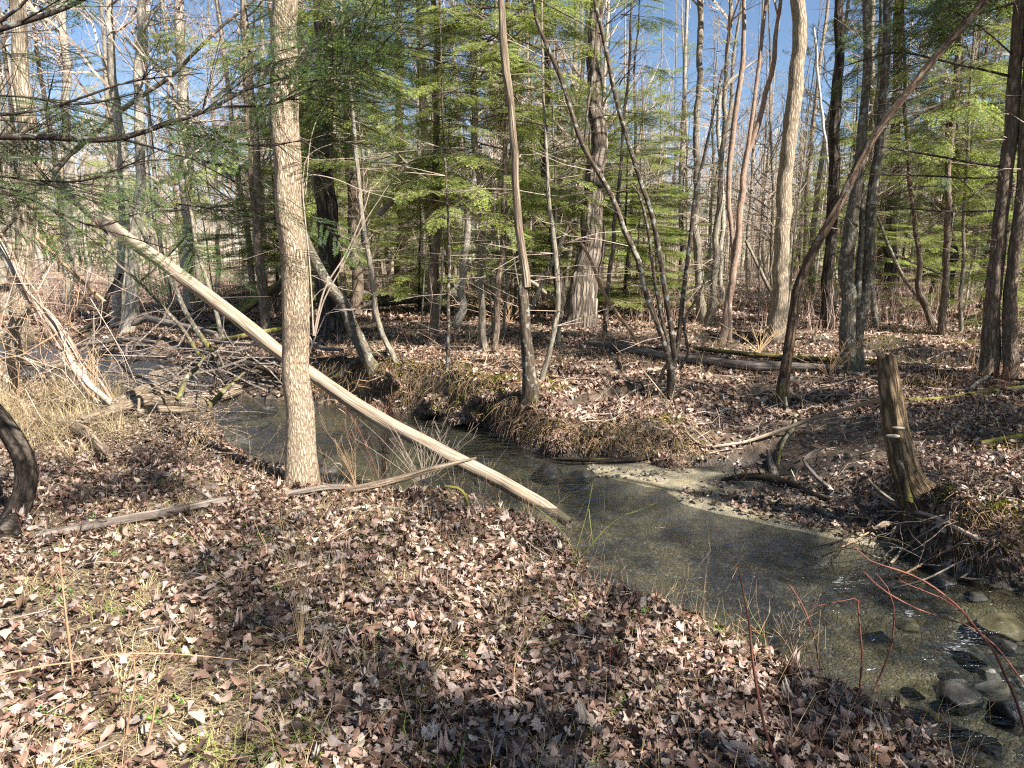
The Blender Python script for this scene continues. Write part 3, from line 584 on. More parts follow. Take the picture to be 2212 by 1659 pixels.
T('hemlock_tree', 'upright hemlock trunk right of the thin leaning stem', 'hem', [(2066,100),(2056,300),(2047,480),(2040,617),(2033,727)], [11,12,13,14,18], 'hem', 3, .8, 15)
T('sapling', 'thin straight pole between the upright hemlock and the branchy trunk', 'grey', [(2092,250),(2084,430),(2080,534),(2076,719)], [5,6,7,9], 'sparse', 3, .5, 9)
T('big_hemlock', 'brown trunk with long bare side branches near the right edge', 'hem', [(2210,-40),(2204,40),(2191,233),(2174,367),(2156,520),(2144,651),(2136,815)], [25,26,27,28,30,31,38], 'dark', 4.5, 1., 14,
  limbs=[([(2160,383),(2080,384),(2007,380),(1867,377)], [5,4,4,2]), ([(2163,360),(2100,352),(2040,340),(1960,326),(1897,317)], [6,5,5,4,2]), ([(2150,455),(2060,457),(1990,453),(1867,440)], [4,4,3,2]), ([(2185,165),(2120,150),(2057,137),(1957,115),(1890,122),(1774,160)], [6,5,5,4,3,2]), ([(2190,120),(2120,60),(2050,20)], [4,3,2]), ([(2150,390),(2090,430),(2000,500),(1960,530)], [4,3,2,1.5])])
T('big_hemlock', 'brown trunk at the right edge behind the branchy one', 'hem', [(2226,60),(2216,280),(2205,450),(2190,560),(2181,651),(2180,822)], [22,23,24,24,25,32], 'dark', 4.5, .9, 14)
T('birch_tree', 'white crooked birch stem high up right of the bright flaky trunk', 'birch', [(1757,60),(1764,133),(1770,200),(1778,267),(1790,363),(1800,480),(1806,668)], [5,6,6,6,5,5,6], None, 0, 1, 0)
T('hemlock_tree', 'stout grey trunk half hidden right of the mossy three-stemmed tree', 'dark', [(1940,60),(1933,317),(1928,433),(1923,660)], [17,20,22,28], 'dark', 5, .9, 17)
T('hemlock_tree', 'brown trunk behind the upright hemlock at right', 'dark', [(2074,0),(2067,200),(2056,500),(2050,668)], [12,14,16,20], 'dark', 4, .9, 16)
BEND = {}
def build_tree(name, label, bk, pts, wid, crown, cz, cs, Ht, flare=0., under=None, more=(), limbs=()):
    allp = list(pts) + (list(under[1]) if under else [])
    base = hit(*allp[-1]); Yb = base[1]
    root = empty(name, base, label, 'tree' if name not in ('dead_pole', 'dead_snag') else ('dead tree'))
    def world(pp, ww, sink=True, bot=True):
        w3 = [P(u, v, Yb) for u, v in pp]; q = np.array(pp, float); g = np.gradient(q, axis=0); cs_ = abs(g[:, 1])/np.hypot(g[:, 0], g[:, 1])
        rr = [pxr(a*c, q) for a, q, c in zip(ww, w3, np.maximum(cs_, .45))]
        w3 = w3[::-1]; rr = rr[::-1]
        if sink: w3 = [w3[0]-np.array([0, 0, .25])]+w3; rr = [rr[0]*1.05]+rr
        return w3, rr
    w3, rr = world(pts, wid, sink=not under)
    if Ht:                                          # the part of the tree above the picture or behind foliage
        d = nrm(w3[-1]-w3[-3]); p = w3[-1]; r0 = rr[-1]; n = 6; Lt = max(1., Ht-p[2])
        for k in range(n):
            d = nrm(d*.8+np.array([0, 0, .25])); p = p+d*Lt/n; w3.append(p); rr.append(r0*(1-.8*(k+1)/n))
    big = max(wid) > 24
    mb = MB(); path, prad = tube(mb, w3, rr, 18 if big else 10, .07 if big else .14, .09, .3 if big else .75, flare=flare)
    for pp, ww in more:
        a, b = world(pp, ww, sink=pp[-1][1] > allp[-1][1]-60); tube(mb, a, b, 9, .12, .06, .3)
    trunk_mb = mb
    if under:
        mb = MB(); a, b = world([pts[-1]]+list(under[1]), [wid[-1]*1.02]+list(under[2])); tube(mb, a, b, 14, .08, .07, .2, flare=.2); mb.build('lower_trunk', M[under[0]], root, off=base)
    for pp, ww in limbs:
        a = [P(u, v, Yb-.02*k*k) for k, (u, v) in enumerate(pp)]; mb = MB(); tube(mb, a, [pxr(x, q) for x, q in zip(ww, a)], 6, .12, .05, .5)
        q = [a[0]*(1-t)+a[-1]*t for t in np.linspace(.3, .95, 9)]; mb.build('branch', M['darktwig'], root, off=base)
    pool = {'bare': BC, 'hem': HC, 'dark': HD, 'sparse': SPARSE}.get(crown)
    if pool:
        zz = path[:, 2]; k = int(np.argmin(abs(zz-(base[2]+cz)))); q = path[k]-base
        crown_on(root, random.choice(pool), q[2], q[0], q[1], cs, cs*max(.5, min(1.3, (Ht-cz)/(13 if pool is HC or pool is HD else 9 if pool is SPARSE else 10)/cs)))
    if Ht and crown and base[1] > 17 and name != 'maple_tree': q = path[k]-base; crown_on(root, random.choice(MX if crown in ('hem', 'sparse') and base[1] > 12 else DT), .6, s=.8, sz=max(.4, q[2]/8), name='lower_branches')
    # small dead side twigs on the bare part of the trunk
    if crown in ('hem', 'dark', 'sparse') or name in ('multi_stem_tree', 'mossy_tree'):
        A, B, C, D = [], [], [], []
        for _ in range(int(14+cz*8)):
            k = random.randrange(len(path)//8, max(len(path)//8+1, int(len(path)*.7))); q = path[k]; a = random.random()*6.28; L = .25+random.random()*.9
            d = np.array([math.cos(a), math.sin(a), -.1+.3*random.random()]); e = q+d*L*.5; f = e+(d+rng.normal(size=3)*.25)*L*.5
            A += [q, e]; B += [e, f]; C += [.006, .004]; D += [.004, .0015]
            for _ in range(3):
                t = q+(f-q)*random.uniform(.3, 1); A.append(t); B.append(t+(d+rng.normal(size=3)*.6)*L*.3); C.append(.0025); D.append(.001)
        segs(trunk_mb, A, B, C, D, 1)
    trunk_mb.build('trunk', [M[bk], M['twig']], root, off=base)
    return base
bases = [build_tree(*a, **k) for a, k in TREES]

# ------------------------------------------------------------------ the wood behind: every tree its own thing, copied from a few kinds
def proto_trunk(h, r, seed, mat):
    random.seed(seed); rr = np.random.default_rng(seed); z = np.linspace(-.3, h, 9); off = np.cumsum(rr.normal(size=(9, 2))*.10, 0)*(z[:, None] > 0); off -= off[0]
    mb = MB(); tube(mb, np.column_stack([off, z]), r*(1.12-z/h*.95), 9, .35, .07, .2, flare=.2); o = mb.build('trunk', M[mat]); me = o.data; bpy.data.objects.remove(o); return me
TK = {'bare': [proto_trunk(18, .13, 201+k, ['palegrey', 'grey', 'pale', 'grey'][k]) for k in range(4)], 'hem': [proto_trunk(15, .12, 211+k, ['hem', 'dark'][k % 2]) for k in range(3)], 'pine': [proto_trunk(20, .19, 221+k, ['dark', 'hem'][k % 2]) for k in range(2)]}
random.seed(3)
def sector(u):
    for lim, s in ((230, 'beyond the brush heap at the far left'), (600, 'between the forked pair and the pale foreground trunk'), (930, 'between the pale foreground trunk and the knotty hemlock'), (1240, 'between the knotty hemlock and the big oak'), (1480, 'behind the dark many-stemmed clump'), (1700, 'between the clump and the bright flaky trunk'), (1950, 'behind the mossy three-stemmed tree'), (9999, 'behind the branchy trunk at the far right')):
        if u < lim: return s
def uof(x, y): return CU+FPX*x/(y*math.cos(PITCH))
placed = [(b[0], b[1]) for b in bases]
BIG = [(uof(b[0], b[1]), b[1]) for b, (a, k) in zip(bases, TREES) if max(a[4]) > 20]
def hides(x, y): u = uof(x, y); return any(y < yb and abs(u-ub) < 34 for ub, yb in BIG)
def wood_tree(kind, x, y, s, lab=None, grp=None):
    z = hz(x, y); name = {'bare': 'bare_tree', 'hem': 'hemlock_tree', 'pine': 'pine_tree'}[kind]
    sec = sector(uof(x, y)); dist = 'far' if y > 34 else 'middle'
    txt = {'bare': 'slim leafless tree', 'hem': 'feathery green hemlock', 'pine': 'tall dark pine'}[kind]+(' deep in the wood ' if dist == 'far' else ' in the middle distance ')+sec
    root = empty(name, (x, y, z), lab or txt, 'tree', grp or (txt.replace('tree', 'trees').replace('hemlock', 'hemlocks').replace('pine', 'pines')))
    t = bpy.data.objects.new('trunk', random.choice(TK[kind])); col.objects.link(t); t.parent = root; rs = random.uniform(.4, 1.15); t.scale = (rs, rs, s); t.rotation_euler = (0, 0, random.random()*6.28)
    root.rotation_euler = (random.gauss(0, .035), random.gauss(0, .035), 0)
    if kind == 'bare': crown_on(root, random.choice(BC+BL), random.uniform(1.5, 6.5)*s, s=s*random.uniform(.8, 1.2))
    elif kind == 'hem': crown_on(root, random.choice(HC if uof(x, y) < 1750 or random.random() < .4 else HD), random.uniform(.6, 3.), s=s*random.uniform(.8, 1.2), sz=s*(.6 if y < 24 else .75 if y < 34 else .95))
    else: crown_on(root, random.choice(PC), 10*s, s=s*random.uniform(.9, 1.2))
    if random.random() < .4: crown_on(root, random.choice(DT if random.random() < .78 else MX), random.uniform(1.2, 3.), s=random.uniform(.6, 1.), name='lower_branches')
cnt = 0; tries = 0
while cnt < 290 and tries < 6000:
    tries += 1; y = 15+70*random.random()**.8; x = random.uniform(-.80, .80)*y; u = uof(x, y)
    if any((x-a)**2+(y-b)**2 < (1.0 if y < 30 else 1.6)**2 for a, b in placed): continue
    if hides(x, y): continue
    gap = (300 < u < 560) or (1400 < u < 1700)
    if hz(x, y) < -.06 or (y < 18 and random.random() < .7): continue
    q = random.random()
    if gap: kind = 'bare' if q < .85 else ('hem' if y > 24 and random.random() < .5 else 'bare')
    elif 640 < u < 1400: kind = 'hem' if q < (.25 if y < 26 else .45) else 'bare' if q < .94 else 'pine'
    elif u >= 1700: kind = 'hem' if q < .42 else 'bare' if q < .82 else 'pine'
    else: kind = 'bare' if q < .74 else 'hem' if q < .9 else 'pine'
    if gap and random.random() < .35: continue
    placed.append((x, y)); cnt += 1; wood_tree(kind, x, y, random.uniform(.75, 1.15))

# ------------------------------------------------------------------ the far edge of the wood, one mass nobody could count
def far_woods():
    r = np.random.default_rng(90); mb = MB(); n = 1500
    y = 85+70*r.random(n); x = (r.random(n)*2-1)*.85*y; z = H(x, y); h = 10+10*r.random(n); w_ = .06+.10*r.random(n)
    lean = r.normal(size=(n, 2))*.6; A = np.stack([x, y, z], 1); B = np.stack([x+lean[:, 0], y+lean[:, 1], z+h], 1)
    segs(mb, A, B, w_, w_*.3, 0, 4)
    k = np.repeat(np.arange(n), 16); t = .15+.8*r.random(len(k)); p = A[k]+(B-A)[k]*t[:, None]
    d = r.normal(size=(len(k), 3)); d[:, 2] = abs(d[:, 2])*.8+.2; d = nrm(d); L = 1.2+2.2*r.random(len(k))
    segs(mb, p, p+d*L[:, None], .03, .012, 0)
    q = p+d*(L*r.random(len(k)))[:, None]; e = nrm(d+r.normal(size=d.shape)*.8); segs(mb, q, q+e*(L*.7)[:, None], .018, .008, 0)
    nf = 42000; u = uof(x, y); green = np.where((u > 560) & (u < 1380) | (u > 1750), 1, .18); kk = r.choice(n, nf, p=green/green.sum())
    t = .05+.9*r.random(nf); p = A[kk]+(B-A)[kk]*t[:, None]; az = r.random(nf)*6.28; rad = (1-t)*3*r.random(nf)**.6
    p = p+np.stack([np.cos(az)*rad, np.sin(az)*rad, -.15*rad], 1); D = np.stack([np.cos(az), np.sin(az), -.1+0*az], 1)+r.normal(size=(nf, 3))*.4
    diamonds(mb, p, D, np.array([0, 0, 1.])+r.normal(size=(nf, 3))*.5, .5+.5*r.random(nf), .22, 1)
    tag(mb.build('distant_woods', [M['twig'], M['needle']], smooth=False), kind='stuff')
far_woods()

# ------------------------------------------------------------------ brush: thin reddish stems on the forest floor far off
def stems(name, n, ys_, ux, hgt, rad, mat, seed, cond=None, spread=.25):
    r = np.random.default_rng(seed); y = ys_[0]+(ys_[1]-ys_[0])*r.random(n); u = ux[0]+(ux[1]-ux[0])*r.random(n); x = (u-CU)/FPX*y
    x += .5*fbm(x*.8, y*.8, seed)*2; z = H(x, y); m = (z > -.1)&(fbm(x*.35, y*.35, seed+5) > -.12); x, y, z = x[m], y[m], z[m]; n = len(x)
    mb = MB(); p = np.stack([x, y, z-.05], 1); d = nrm(np.stack([r.normal(size=n)*spread, r.normal(size=n)*spread, np.ones(n)], 1)); L = hgt*(.4+.9*r.random(n)); R0 = rad*(.6+.8*r.random(n))
    for k in range(3):
        q = p+d*(L/3)[:, None]; segs(mb, p, q, R0*(1-k*.28), R0*(1-(k+1)*.28))
        for _ in range(2):
            e = nrm(d+r.normal(size=d.shape)*.6); segs(mb, q, q+e*(L*.3*r.random(n))[:, None], R0*.5, R0*.25)
        p = q; d = nrm(d+r.normal(size=d.shape)*.22)
    tag(mb.build(name, mat, smooth=False), kind='stuff')
stems('brush', 6500, (24, 60), (-100, 2300), 1.3, .010, M['brush'], 301)
stems('brush', 1500, (15, 26), (1330, 2300), .9, .006, M['brush'], 302)
stems('brush', 900, (13, 24), (-60, 640), .9, .006, M['brush'], 303)

# ------------------------------------------------------------------ fallen leaves, dry grass, twigs
def leaf_templates(kind, n, seed, fine=True):
    r = np.random.default_rng(seed); out = []
    for k in range(n):
        if kind == 'oak': xs_ = np.array([0, .14, .24, .34, .44, .55, .66, .78, .90, 1.]); wd = np.array([.01, .05, .20, .11, .28, .15, .30, .16, .17, .01])
        elif kind == 'maple': xs_ = np.array([0, .16, .22, .36, .42, .58, .66, .80, 1.]); wd = np.array([.02, .36, .30, .44, .24, .34, .18, .11, .01])
        elif kind == 'beech': xs_ = np.array([0, .2, .45, .7, 1.]); wd = np.array([.01, .20, .27, .20, .01])
        else: xs_ = np.array([0, .4, 1.]); wd = np.array([.06, .34, .04])
        wd = wd*(.65+.7*r.random(len(wd))); m = len(xs_)
        c1, c2, tw, ph = r.normal()*1.5, r.normal()*.9, r.normal()*.9, r.random()*6
        def pt(x, y): return np.stack([x-.5, y, c1*y*y*2+c2*(x-.5)**2+tw*(x-.5)*y+.05*np.sin(7*x+ph)+.04*np.sin(11*y+ph)], -1)
        v = np.concatenate([pt(xs_, wd*0), pt(xs_, wd), pt(xs_, -wd*(.85+.3*r.random(m)))])
        i = np.arange(m-1); f = np.concatenate([np.stack([i, i+1, m+i+1, m+i], 1), np.stack([i+1, i, 2*m+i, 2*m+i+1], 1)]); out.append((v, f))
    return out
def scatter_leaves(name, x, y, size, T_, mat, lift, tilt, seed, steep=.12):
    r = np.random.default_rng(seed); e = .03; z = H(x, y); gx = (H(x+e, y)-z)/e; gy = (H(x, y+e)-z)/e
    m = z > WZ+.015; x, y, z, gx, gy, size = x[m], y[m], z[m], gx[m], gy[m], size[m]; n = len(x)
    nr = nrm(np.stack([-gx, -gy, np.ones(n)], 1)); t = tilt*np.where(r.random(n) < steep, 3., 1.); nr = nrm(nr+r.normal(size=(n, 3))*t[:, None])
    a = r.random(n)*6.28; fw = np.stack([np.cos(a), np.sin(a), 0*a], 1); fw = nrm(fw-nr*(fw*nr).sum(1, keepdims=True)); B = np.stack([fw, np.cross(nr, fw), nr], -1)
    O = np.stack([x, y, z+lift*r.random(n)+size*.12], 1); mb = MB(); which = r.integers(0, len(T_), n)
    for k, (v, f) in enumerate(T_):
        q = which == k
        if not q.any(): continue
        vv = np.einsum('nij,pj->npi', B[q], v)*size[q][:, None, None]+O[q][:, None]; F_ = (np.arange(q.sum())[:, None, None]*len(v)+f[None]).reshape(-1, 4)
        mb.add(vv.reshape(-1, 3), F_)
    tag(mb.build(name, mat, smooth=True), kind='stuff'); return
def zone(n, y0, y1, seed, pw=1., um=(-250, 2450)):
    r = np.random.default_rng(seed); y = y0+(y1-y0)*r.random(n)**pw; u = um[0]+(um[1]-um[0])*r.random(n); x = (u-CU)/FPX*y*1.02; return x, y, r
T_near = leaf_templates('oak', 10, 1)+leaf_templates('maple', 8, 2)+leaf_templates('beech', 16, 3)
T_far = leaf_templates('simple', 10, 4)
x, y, r = zone(90000, 1.3, 8.2, 401); dn = fbm(x*.9, y*.9, 71, 3); Hh = Hfull(x, y)
# fewer leaves where grass shows, more along the lip of the bank
keepm = r.random(len(x)) < np.clip(.78+1.5*dn+.9*np.exp(-Hh[3]/.5)*Hh[4]+.5*sst(0, 1.2, x)*Hh[4]-.1*(~Hh[4]), .15, 1)
x, y = x[keepm], y[keepm]; sz = .018+.052*r.random(len(x))**1.7
scatter_leaves('fallen_leaves', x, y, sz, T_near, M['leaf'], .045, .24, 402, .15)
x, y, r = zone(62000, 7.6, 19, 403, 1.3); k_ = r.random(len(x)) < np.clip(.75+1.3*fbm(x*.5, y*.5, 72, 3)-.2*sst(1, 4, x)*(y < 9.5), .1, 1)
x, y = x[k_], y[k_]; scatter_leaves('fallen_leaves', x, y, .045+.055*r.random(len(x)), T_far, M['leaffar'], .03, .28, 404)
x, y, r = zone(42000, 18, 48, 405, 1.4); scatter_leaves('fallen_leaves', x, y, .10+.10*r.random(len(x)), T_far, M['leaffar'], .04, .28, 406)
def blades(name, x, y, L, W, mat, seed, up=.5, curl=.8, bunch=None):
    r = np.random.default_rng(seed); z = H(x, y); m = z > WZ; x, y, z, L, W = x[m], y[m], z[m], L[m], W[m]; n = len(x)
    a = r.random(n)*6.28 if bunch is None else bunch[m]; d = nrm(np.stack([np.cos(a), np.sin(a), up*(.4+1.2*r.random(n))], 1)); sd = np.stack([-np.sin(a), np.cos(a), 0*a], 1)
    p = np.stack([x, y, z-.005], 1); V = [p-sd*W[:, None]/2, p+sd*W[:, None]/2]
    for k in range(4):
        p = p+d*(L/4)[:, None]; p[:, 2] = np.maximum(p[:, 2], H(p[:, 0], p[:, 1])+.012); ww = W*(1-(k+1)/4.3)
        V += [p-sd*ww[:, None]/2, p+sd*ww[:, None]/2]; d = nrm(d+np.array([0, 0, -curl*.35])+r.normal(size=(n, 3))*.15)
    v = np.stack(V, 1); f = np.array([[2*k, 2*k+1, 2*k+3, 2*k+2] for k in range(4)]); mb = MB(); mb.add(v.reshape(-1, 3), (np.arange(n)[:, None, None]*10+f[None]).reshape(-1, 4))
    tag(mb.build(name, mat, smooth=False), kind='stuff')
def clumps(nc, per, y0, y1, um, seed, rad=.05, cond=None):
    cx, cy, r = zone(nc, y0, y1, seed, 1., um)
    if cond is not None: m = cond(cx, cy); cx, cy = cx[m], cy[m]
    k = np.repeat(np.arange(len(cx)), per); a = r.random(len(k))*6.28; q = rad*r.random(len(k))**.5
    return cx[k]+q*np.cos(a), cy[k]+q*np.sin(a), a+r.normal(size=len(k))*.5, r
# straw lying flat over the near bank
x, y, r = zone(46000, 1.3, 8.0, 411, 1., (-200, 2200)); m = (fbm(x*1.1, y*1.1, 75, 3) > -.05-.5*sst(.6, -1.0, x))|(r.random(len(x)) < .3); m &= Hfull(x, y)[4]; x, y = x[m], y[m]
blades('dry_grass', x, y, .06+.14*r.random(len(x)), .002+.0025*r.random(len(x)), M['straw'], 412, .18, .7)
x, y, a, r = clumps(150, 45, 1.6, 7.5, (-200, 1500), 413, .05, lambda x, y: Hfull(x, y)[4])
blades('dry_grass', x, y, .08+.14*r.random(len(x)), np.full(len(x), .0035), M['straw'], 414, .9, 1., a)
x, y, a, r = clumps(70, 110, 5.6, 9.5, (-250, 260), 415, .16, lambda x, y: Hfull(x, y)[4])
blades('dry_grass', x, y, .2+.3*r.random(len(x)), np.full(len(x), .0045), M['straw'], 416, 1.6, .7, a)
x, y, a, r = clumps(90, 60, 9, 19, (700, 2250), 417, .15)
blades('dry_grass', x, y, .12+.2*r.random(len(x)), np.full(len(x), .006), M['straw'], 418, .9, 1., a)
x, y, a, r = clumps(34, 22, 1.75, 5.0, (-100, 1500), 421, .05, lambda x, y: Hfull(x, y)[4])
x2 = []; 
for u, v, n_ in ((470, 1640, 45), (540, 1650, 45), (610, 1630, 40), (690, 1655, 30), (60, 1540, 26), (40, 1500, 20), (1255, 1330, 35), (1550, 1385, 35), (1600, 1400, 25)):
    q = hit(u, v); x = np.append(x, q[0]+.05*rng.normal(size=n_)); y = np.append(y, q[1]+.05*rng.normal(size=n_)); a = np.append(a, rng.random(n_)*6.28)
blades('green_grass', x, y, .07+.10*np.random.default_rng(5).random(len(x)), np.full(len(x), .0038), M['grass'], 422, 1.1, 1., a)
# small round-leaved green weeds
cx, cy, r = zone(60, 1.7, 4.5, 425, 1., (0, 1700)); m = Hfull(cx, cy)[4]; cx, cy = cx[m], cy[m]; k = np.repeat(np.arange(len(cx)), 9)
x = cx[k]+.035*r.normal(size=len(k)); y = cy[k]+.035*r.normal(size=len(k)); scatter_leaves('green_weeds', x, y, .012+.016*r.random(len(x)), leaf_templates('beech', 4, 9), M['weed'], .05, .25, 426)
# bits of twig on the ground
def litter_twigs(n, y0, y1, seed, L0, r0, mat):
    x, y, r = zone(n, y0, y1, seed); a = r.random(n)*6.28; L = L0*(.3+r.random(n)); X2 = x+np.cos(a)*L; Y2 = y+np.sin(a)*L; z1 = H(x, y); z2 = H(X2, Y2); m = (z1 > WZ+.02) & (z2 > WZ+.02)
    mid = np.stack([(x+X2)/2+.08*L*r.normal(size=n), (y+Y2)/2+.08*L*r.normal(size=n), np.maximum(z1, z2)*.5+.5*(z1+z2)/2+.04*r.random(n)+.02], 1); A = np.stack([x, y, z1+.02+.03*r.random(n)], 1); B = np.stack([X2, Y2, z2+.02+.05*r.random(n)], 1)
    rr = r0*(.4+r.random(n)); mb = MB(); segs(mb, A[m], mid[m], rr[m], rr[m]*.8, 0, 4); segs(mb, mid[m], B[m], rr[m]*.8, rr[m]*.4, 0, 4); tag(mb.build('twig_litter', M[mat], smooth=False), kind='stuff')
litter_twigs(420, 1.6, 8, 431, .28, .0028, 'twig'); litter_twigs(260, 1.6, 8, 432, .22, .002, 'redcane'); litter_twigs(700, 8, 20, 433, .7, .008, 'twig'); litter_twigs(350, 8, 22, 434, .8, .012, 'darklog'); litter_twigs(600, 20, 50, 435, 1.6, .022, 'log')
# moss cushions on banks
def moss(n, seed, spots):
    r = np.random.default_rng(seed); mb = MB(); C, D = [], []
    for u, v, ru, k in spots:
        q = hit(u, v); s = ru*np.dot(q-CAM, FWD)/FPX; x = q[0]+s*r.normal(size=k)*.5; y = q[1]+s*.8*r.normal(size=k)*.5; z = H(x, y); m = z > WZ+.03
        C.append(np.stack([x, y, z], 1)[m])
    C = np.concatenate(C); D = r.normal(size=C.shape)+np.array([0, 0, 1.2]); diamonds(mb, C, D, r.normal(size=C.shape), .03+.03*r.random(len(C)), .012, 0); tag(mb.build('moss', M['mossfuzz'], smooth=False), kind='stuff')
moss(0, 441, [(840,805,50,1500),(1000,815,60,1500),(1080,825,60,1800),(1175,835,40,1100),(1060,850,50,1300),(900,840,50,900),(1450,905,35,700),(1180,815,30,500),(1990,720,90,1800),(2100,742,80,1500),(1900,750,60,700),(1560,665,80,800),(1440,1000,35,500),(1480,690,50,500),(2150,1110,60,1200),(2060,1060,30,600),(850,880,30,500),(760,845,40,600),(2180,960,50,600),(2000,830,50,500)])

# ------------------------------------------------------------------ fallen logs, driftwood, branches
def log(name, label, cat, bk, pts, wid, Ys=None, lift=0., sides=12, rough=.09, wob=.35, jag=.5, group=None, stubs=0, parent=None, subs=()):
    """points in photo pixels; Ys = forward distance in metres per point, or None when it lies on the ground"""
    if Ys is None:
        w3 = [hit(u, v) for u, v in pts]; rr = [pxr(a, q) for a, q in zip(wid, w3)]; w3 = [q+np.array([0, 0, r*.55+lift]) for q, r in zip(w3, rr)]
        w3, rr = smoothline(w3, rr, .5); w3 = [np.array([q[0], q[1], max(q[2], hz(q[0], q[1])+r*.3)]) for q, r in zip(w3, rr)]
    else:
        Ys = [Ys]*len(pts) if isinstance(Ys, (int, float)) else Ys
        if parent is None or 'snag' in parent.name: Ys = [min(y, hit(u, v)[1]-.06) if v > 760 else y for (u, v), y in zip(pts, Ys)]
        w3 = [P(u, v, y) for (u, v), y in zip(pts, Ys)]; rr = [pxr(a, q) for a, q in zip(wid, w3)]
    mb = MB(); p, r = tube(mb, w3, rr, sides, max(.04, max(rr)*.7), rough, wob, jag=jag)
    rs = np.random.default_rng(len(label)*7)
    for k in range(stubs):
        i = rs.integers(1, len(p)-1); d = nrm(rs.normal(size=3)+np.array([0, 0, .8])); L = r[i]*rs.uniform(2, 7); tube(mb, [p[i], p[i]+d*L*.5, p[i]+d*L+rs.normal(size=3)*L*.2], [r[i]*.35, r[i]*.28, r[i]*.15], 6, .05, .1, .2)
    if parent is not None: o = mb.build(name, M[bk], parent, off=parent.location); return o
    o = mb.build(name, M[bk]); c = w3[0]; o.data.transform(Matrix.Translation(-Vector(c))); o.location = c
    tag(o, label, cat, group); return o
Yl = float(atz(1203, 1112, WZ-.06)[1])
root = empty('leaning_log', P(1205, 1114, Yl), 'long bare barkless log leaning from upper left down into the stream', 'log')
log('trunk', '', '', 'wood', [(205,462),(262,506),(330,552),(400,604),(470,655),(540,708),(607,762),(676,810),(756,864),(840,915),(907,951),(975,988),(1075,1036),(1117,1059),(1177,1095),(1225,1126)], [25,27,28,29,29,29,29,29,29,30,30,30,30,30,28,20], list(np.linspace(8.2, Yl-.1, 16)), parent=root, wob=.12, rough=.10, sides=20)
log('bark_covered_top', '', '', 'pale', [(60,330),(110,382),(150,415),(214,470)], [18,26,32,30], [8.7,8.55,8.4,8.18], parent=root, wob=.2, rough=.12, jag=1.5)
log('branch_stub', '', '', 'wood', [(262,512),(244,526),(228,556)], [9,8,5], [8.0,7.95,7.9], parent=root)
LG = 'driftwood pieces on the near bank'
log('driftwood', 'stout bleached driftwood trunk reaching from the left bank over the water', 'driftwood', 'drift', [(181,944),(235,925),(302,905),(386,900),(437,892),(508,868)], [16,22,30,32,32,28], None, .13, stubs=3, rough=.16, group=LG)
log('driftwood', 'bleached driftwood limb behind the stout one, ending in a cut stub', 'driftwood', 'drift', [(255,922),(310,893),(360,873),(398,858)], [18,24,26,24], None, .22, stubs=1, rough=.16, group=LG)
log('driftwood', 'pale splintered driftwood piece pointing right at the water edge', 'driftwood', 'drift', [(300,925),(340,918),(400,917),(464,911)], [14,15,13,5], None, .14, group=LG, rough=.15)
log('driftwood', 'short upright pale driftwood stump among the leaves at left', 'driftwood', 'drift', [(172,932),(178,958),(186,985)], [16,18,20], [6.35,6.3,6.25], group=LG, rough=.15)
log('driftwood', 'pale driftwood plank slanting down beside the upright stump', 'driftwood', 'drift', [(100,920),(150,938),(190,960),(235,1008)], [14,18,20,14], None, .08, group=LG, rough=.18)
log('branch', 'thin bleached branch standing up out of the driftwood', 'branch', 'wood', [(300,862),(302,900),(318,930)], [6,9,9], [6.9,6.9,6.9])
log('branch', 'lichen-spotted branch leaning up right from the driftwood', 'branch', 'mossbark', [(443,770),(425,795),(403,815),(392,845),(383,862)], [4,8,10,11,10], [8.2,8.0,7.8,7.6,7.5])
log('branch', 'dark forked branch leaning out of the water by the driftwood end', 'branch', 'darkmoss', [(526,806),(500,830),(477,850),(454,874)], [6,8,11,14], [8.3,8.1,7.9,7.8])
log('fallen_log', 'white fallen log at the left edge behind the dry grass', 'log', 'drift', [(-40,806),(20,812),(67,817),(150,824)], [14,16,16,13], None, .25)
DG = 'logs heaped in the debris dam'
for lab, bk, pts, wd, lf in (
 ('arched smooth log on top of the debris heap across the stream', 'log', [(290,736),(318,727),(370,738),(430,752),(470,764)], [12,15,15,13,10], .35),
 ('long grey log lowest at the left of the debris heap', 'log', [(161,765),(235,754),(290,753),(336,757)], [9,11,11,8], .15),
 ('dark wet log slanting in the black water at the left', 'darklog', [(174,788),(235,775),(300,766)], [9,11,8], .1),
 ('thin pale log curving over the near edge of the debris heap', 'log', [(235,808),(286,787),(336,784),(376,794)], [8,11,11,9], .12),
 ('pale log end poking from the leaf pile of the debris heap', 'drift', [(330,830),(372,822),(420,818)], [16,18,14], .12),
 ('grey log at the back of the debris heap', 'log', [(437,760),(500,757),(560,750),(610,745)], [9,11,11,9], .2),
 ('mossy log crossing the right half of the debris heap', 'mosslog', [(470,778),(530,768),(570,756),(605,748)], [11,13,12,10], .3),
 ('thin pole lying across the debris heap towards the pale trunk', 'twig', [(440,770),(500,780),(560,788),(620,800)], [5,6,6,4], .3),
 ('dark log sloping down to the water left of the pale trunk', 'darklog', [(500,810),(545,822),(580,835),(618,852)], [13,15,15,12], .2),
 ('smooth log lying under the leaning bare log at the far shore', 'log', [(600,738),(650,745),(700,770),(740,775)], [9,11,10,7], .1),
 ('dark rotting log propped in the undercut below the curved mossy tree', 'darkmoss', [(735,842),(765,822),(800,800),(830,790)], [16,20,18,12], .12),
 ('root limb bending over the undercut bank', 'darklog', [(690,795),(730,800),(775,812),(812,822)], [8,10,10,8], .1)):
    log('fallen_log', lab, 'log', bk, pts, wd, None, lf, group=DG)
FG = 'fallen logs on the forest floor beyond the stream'
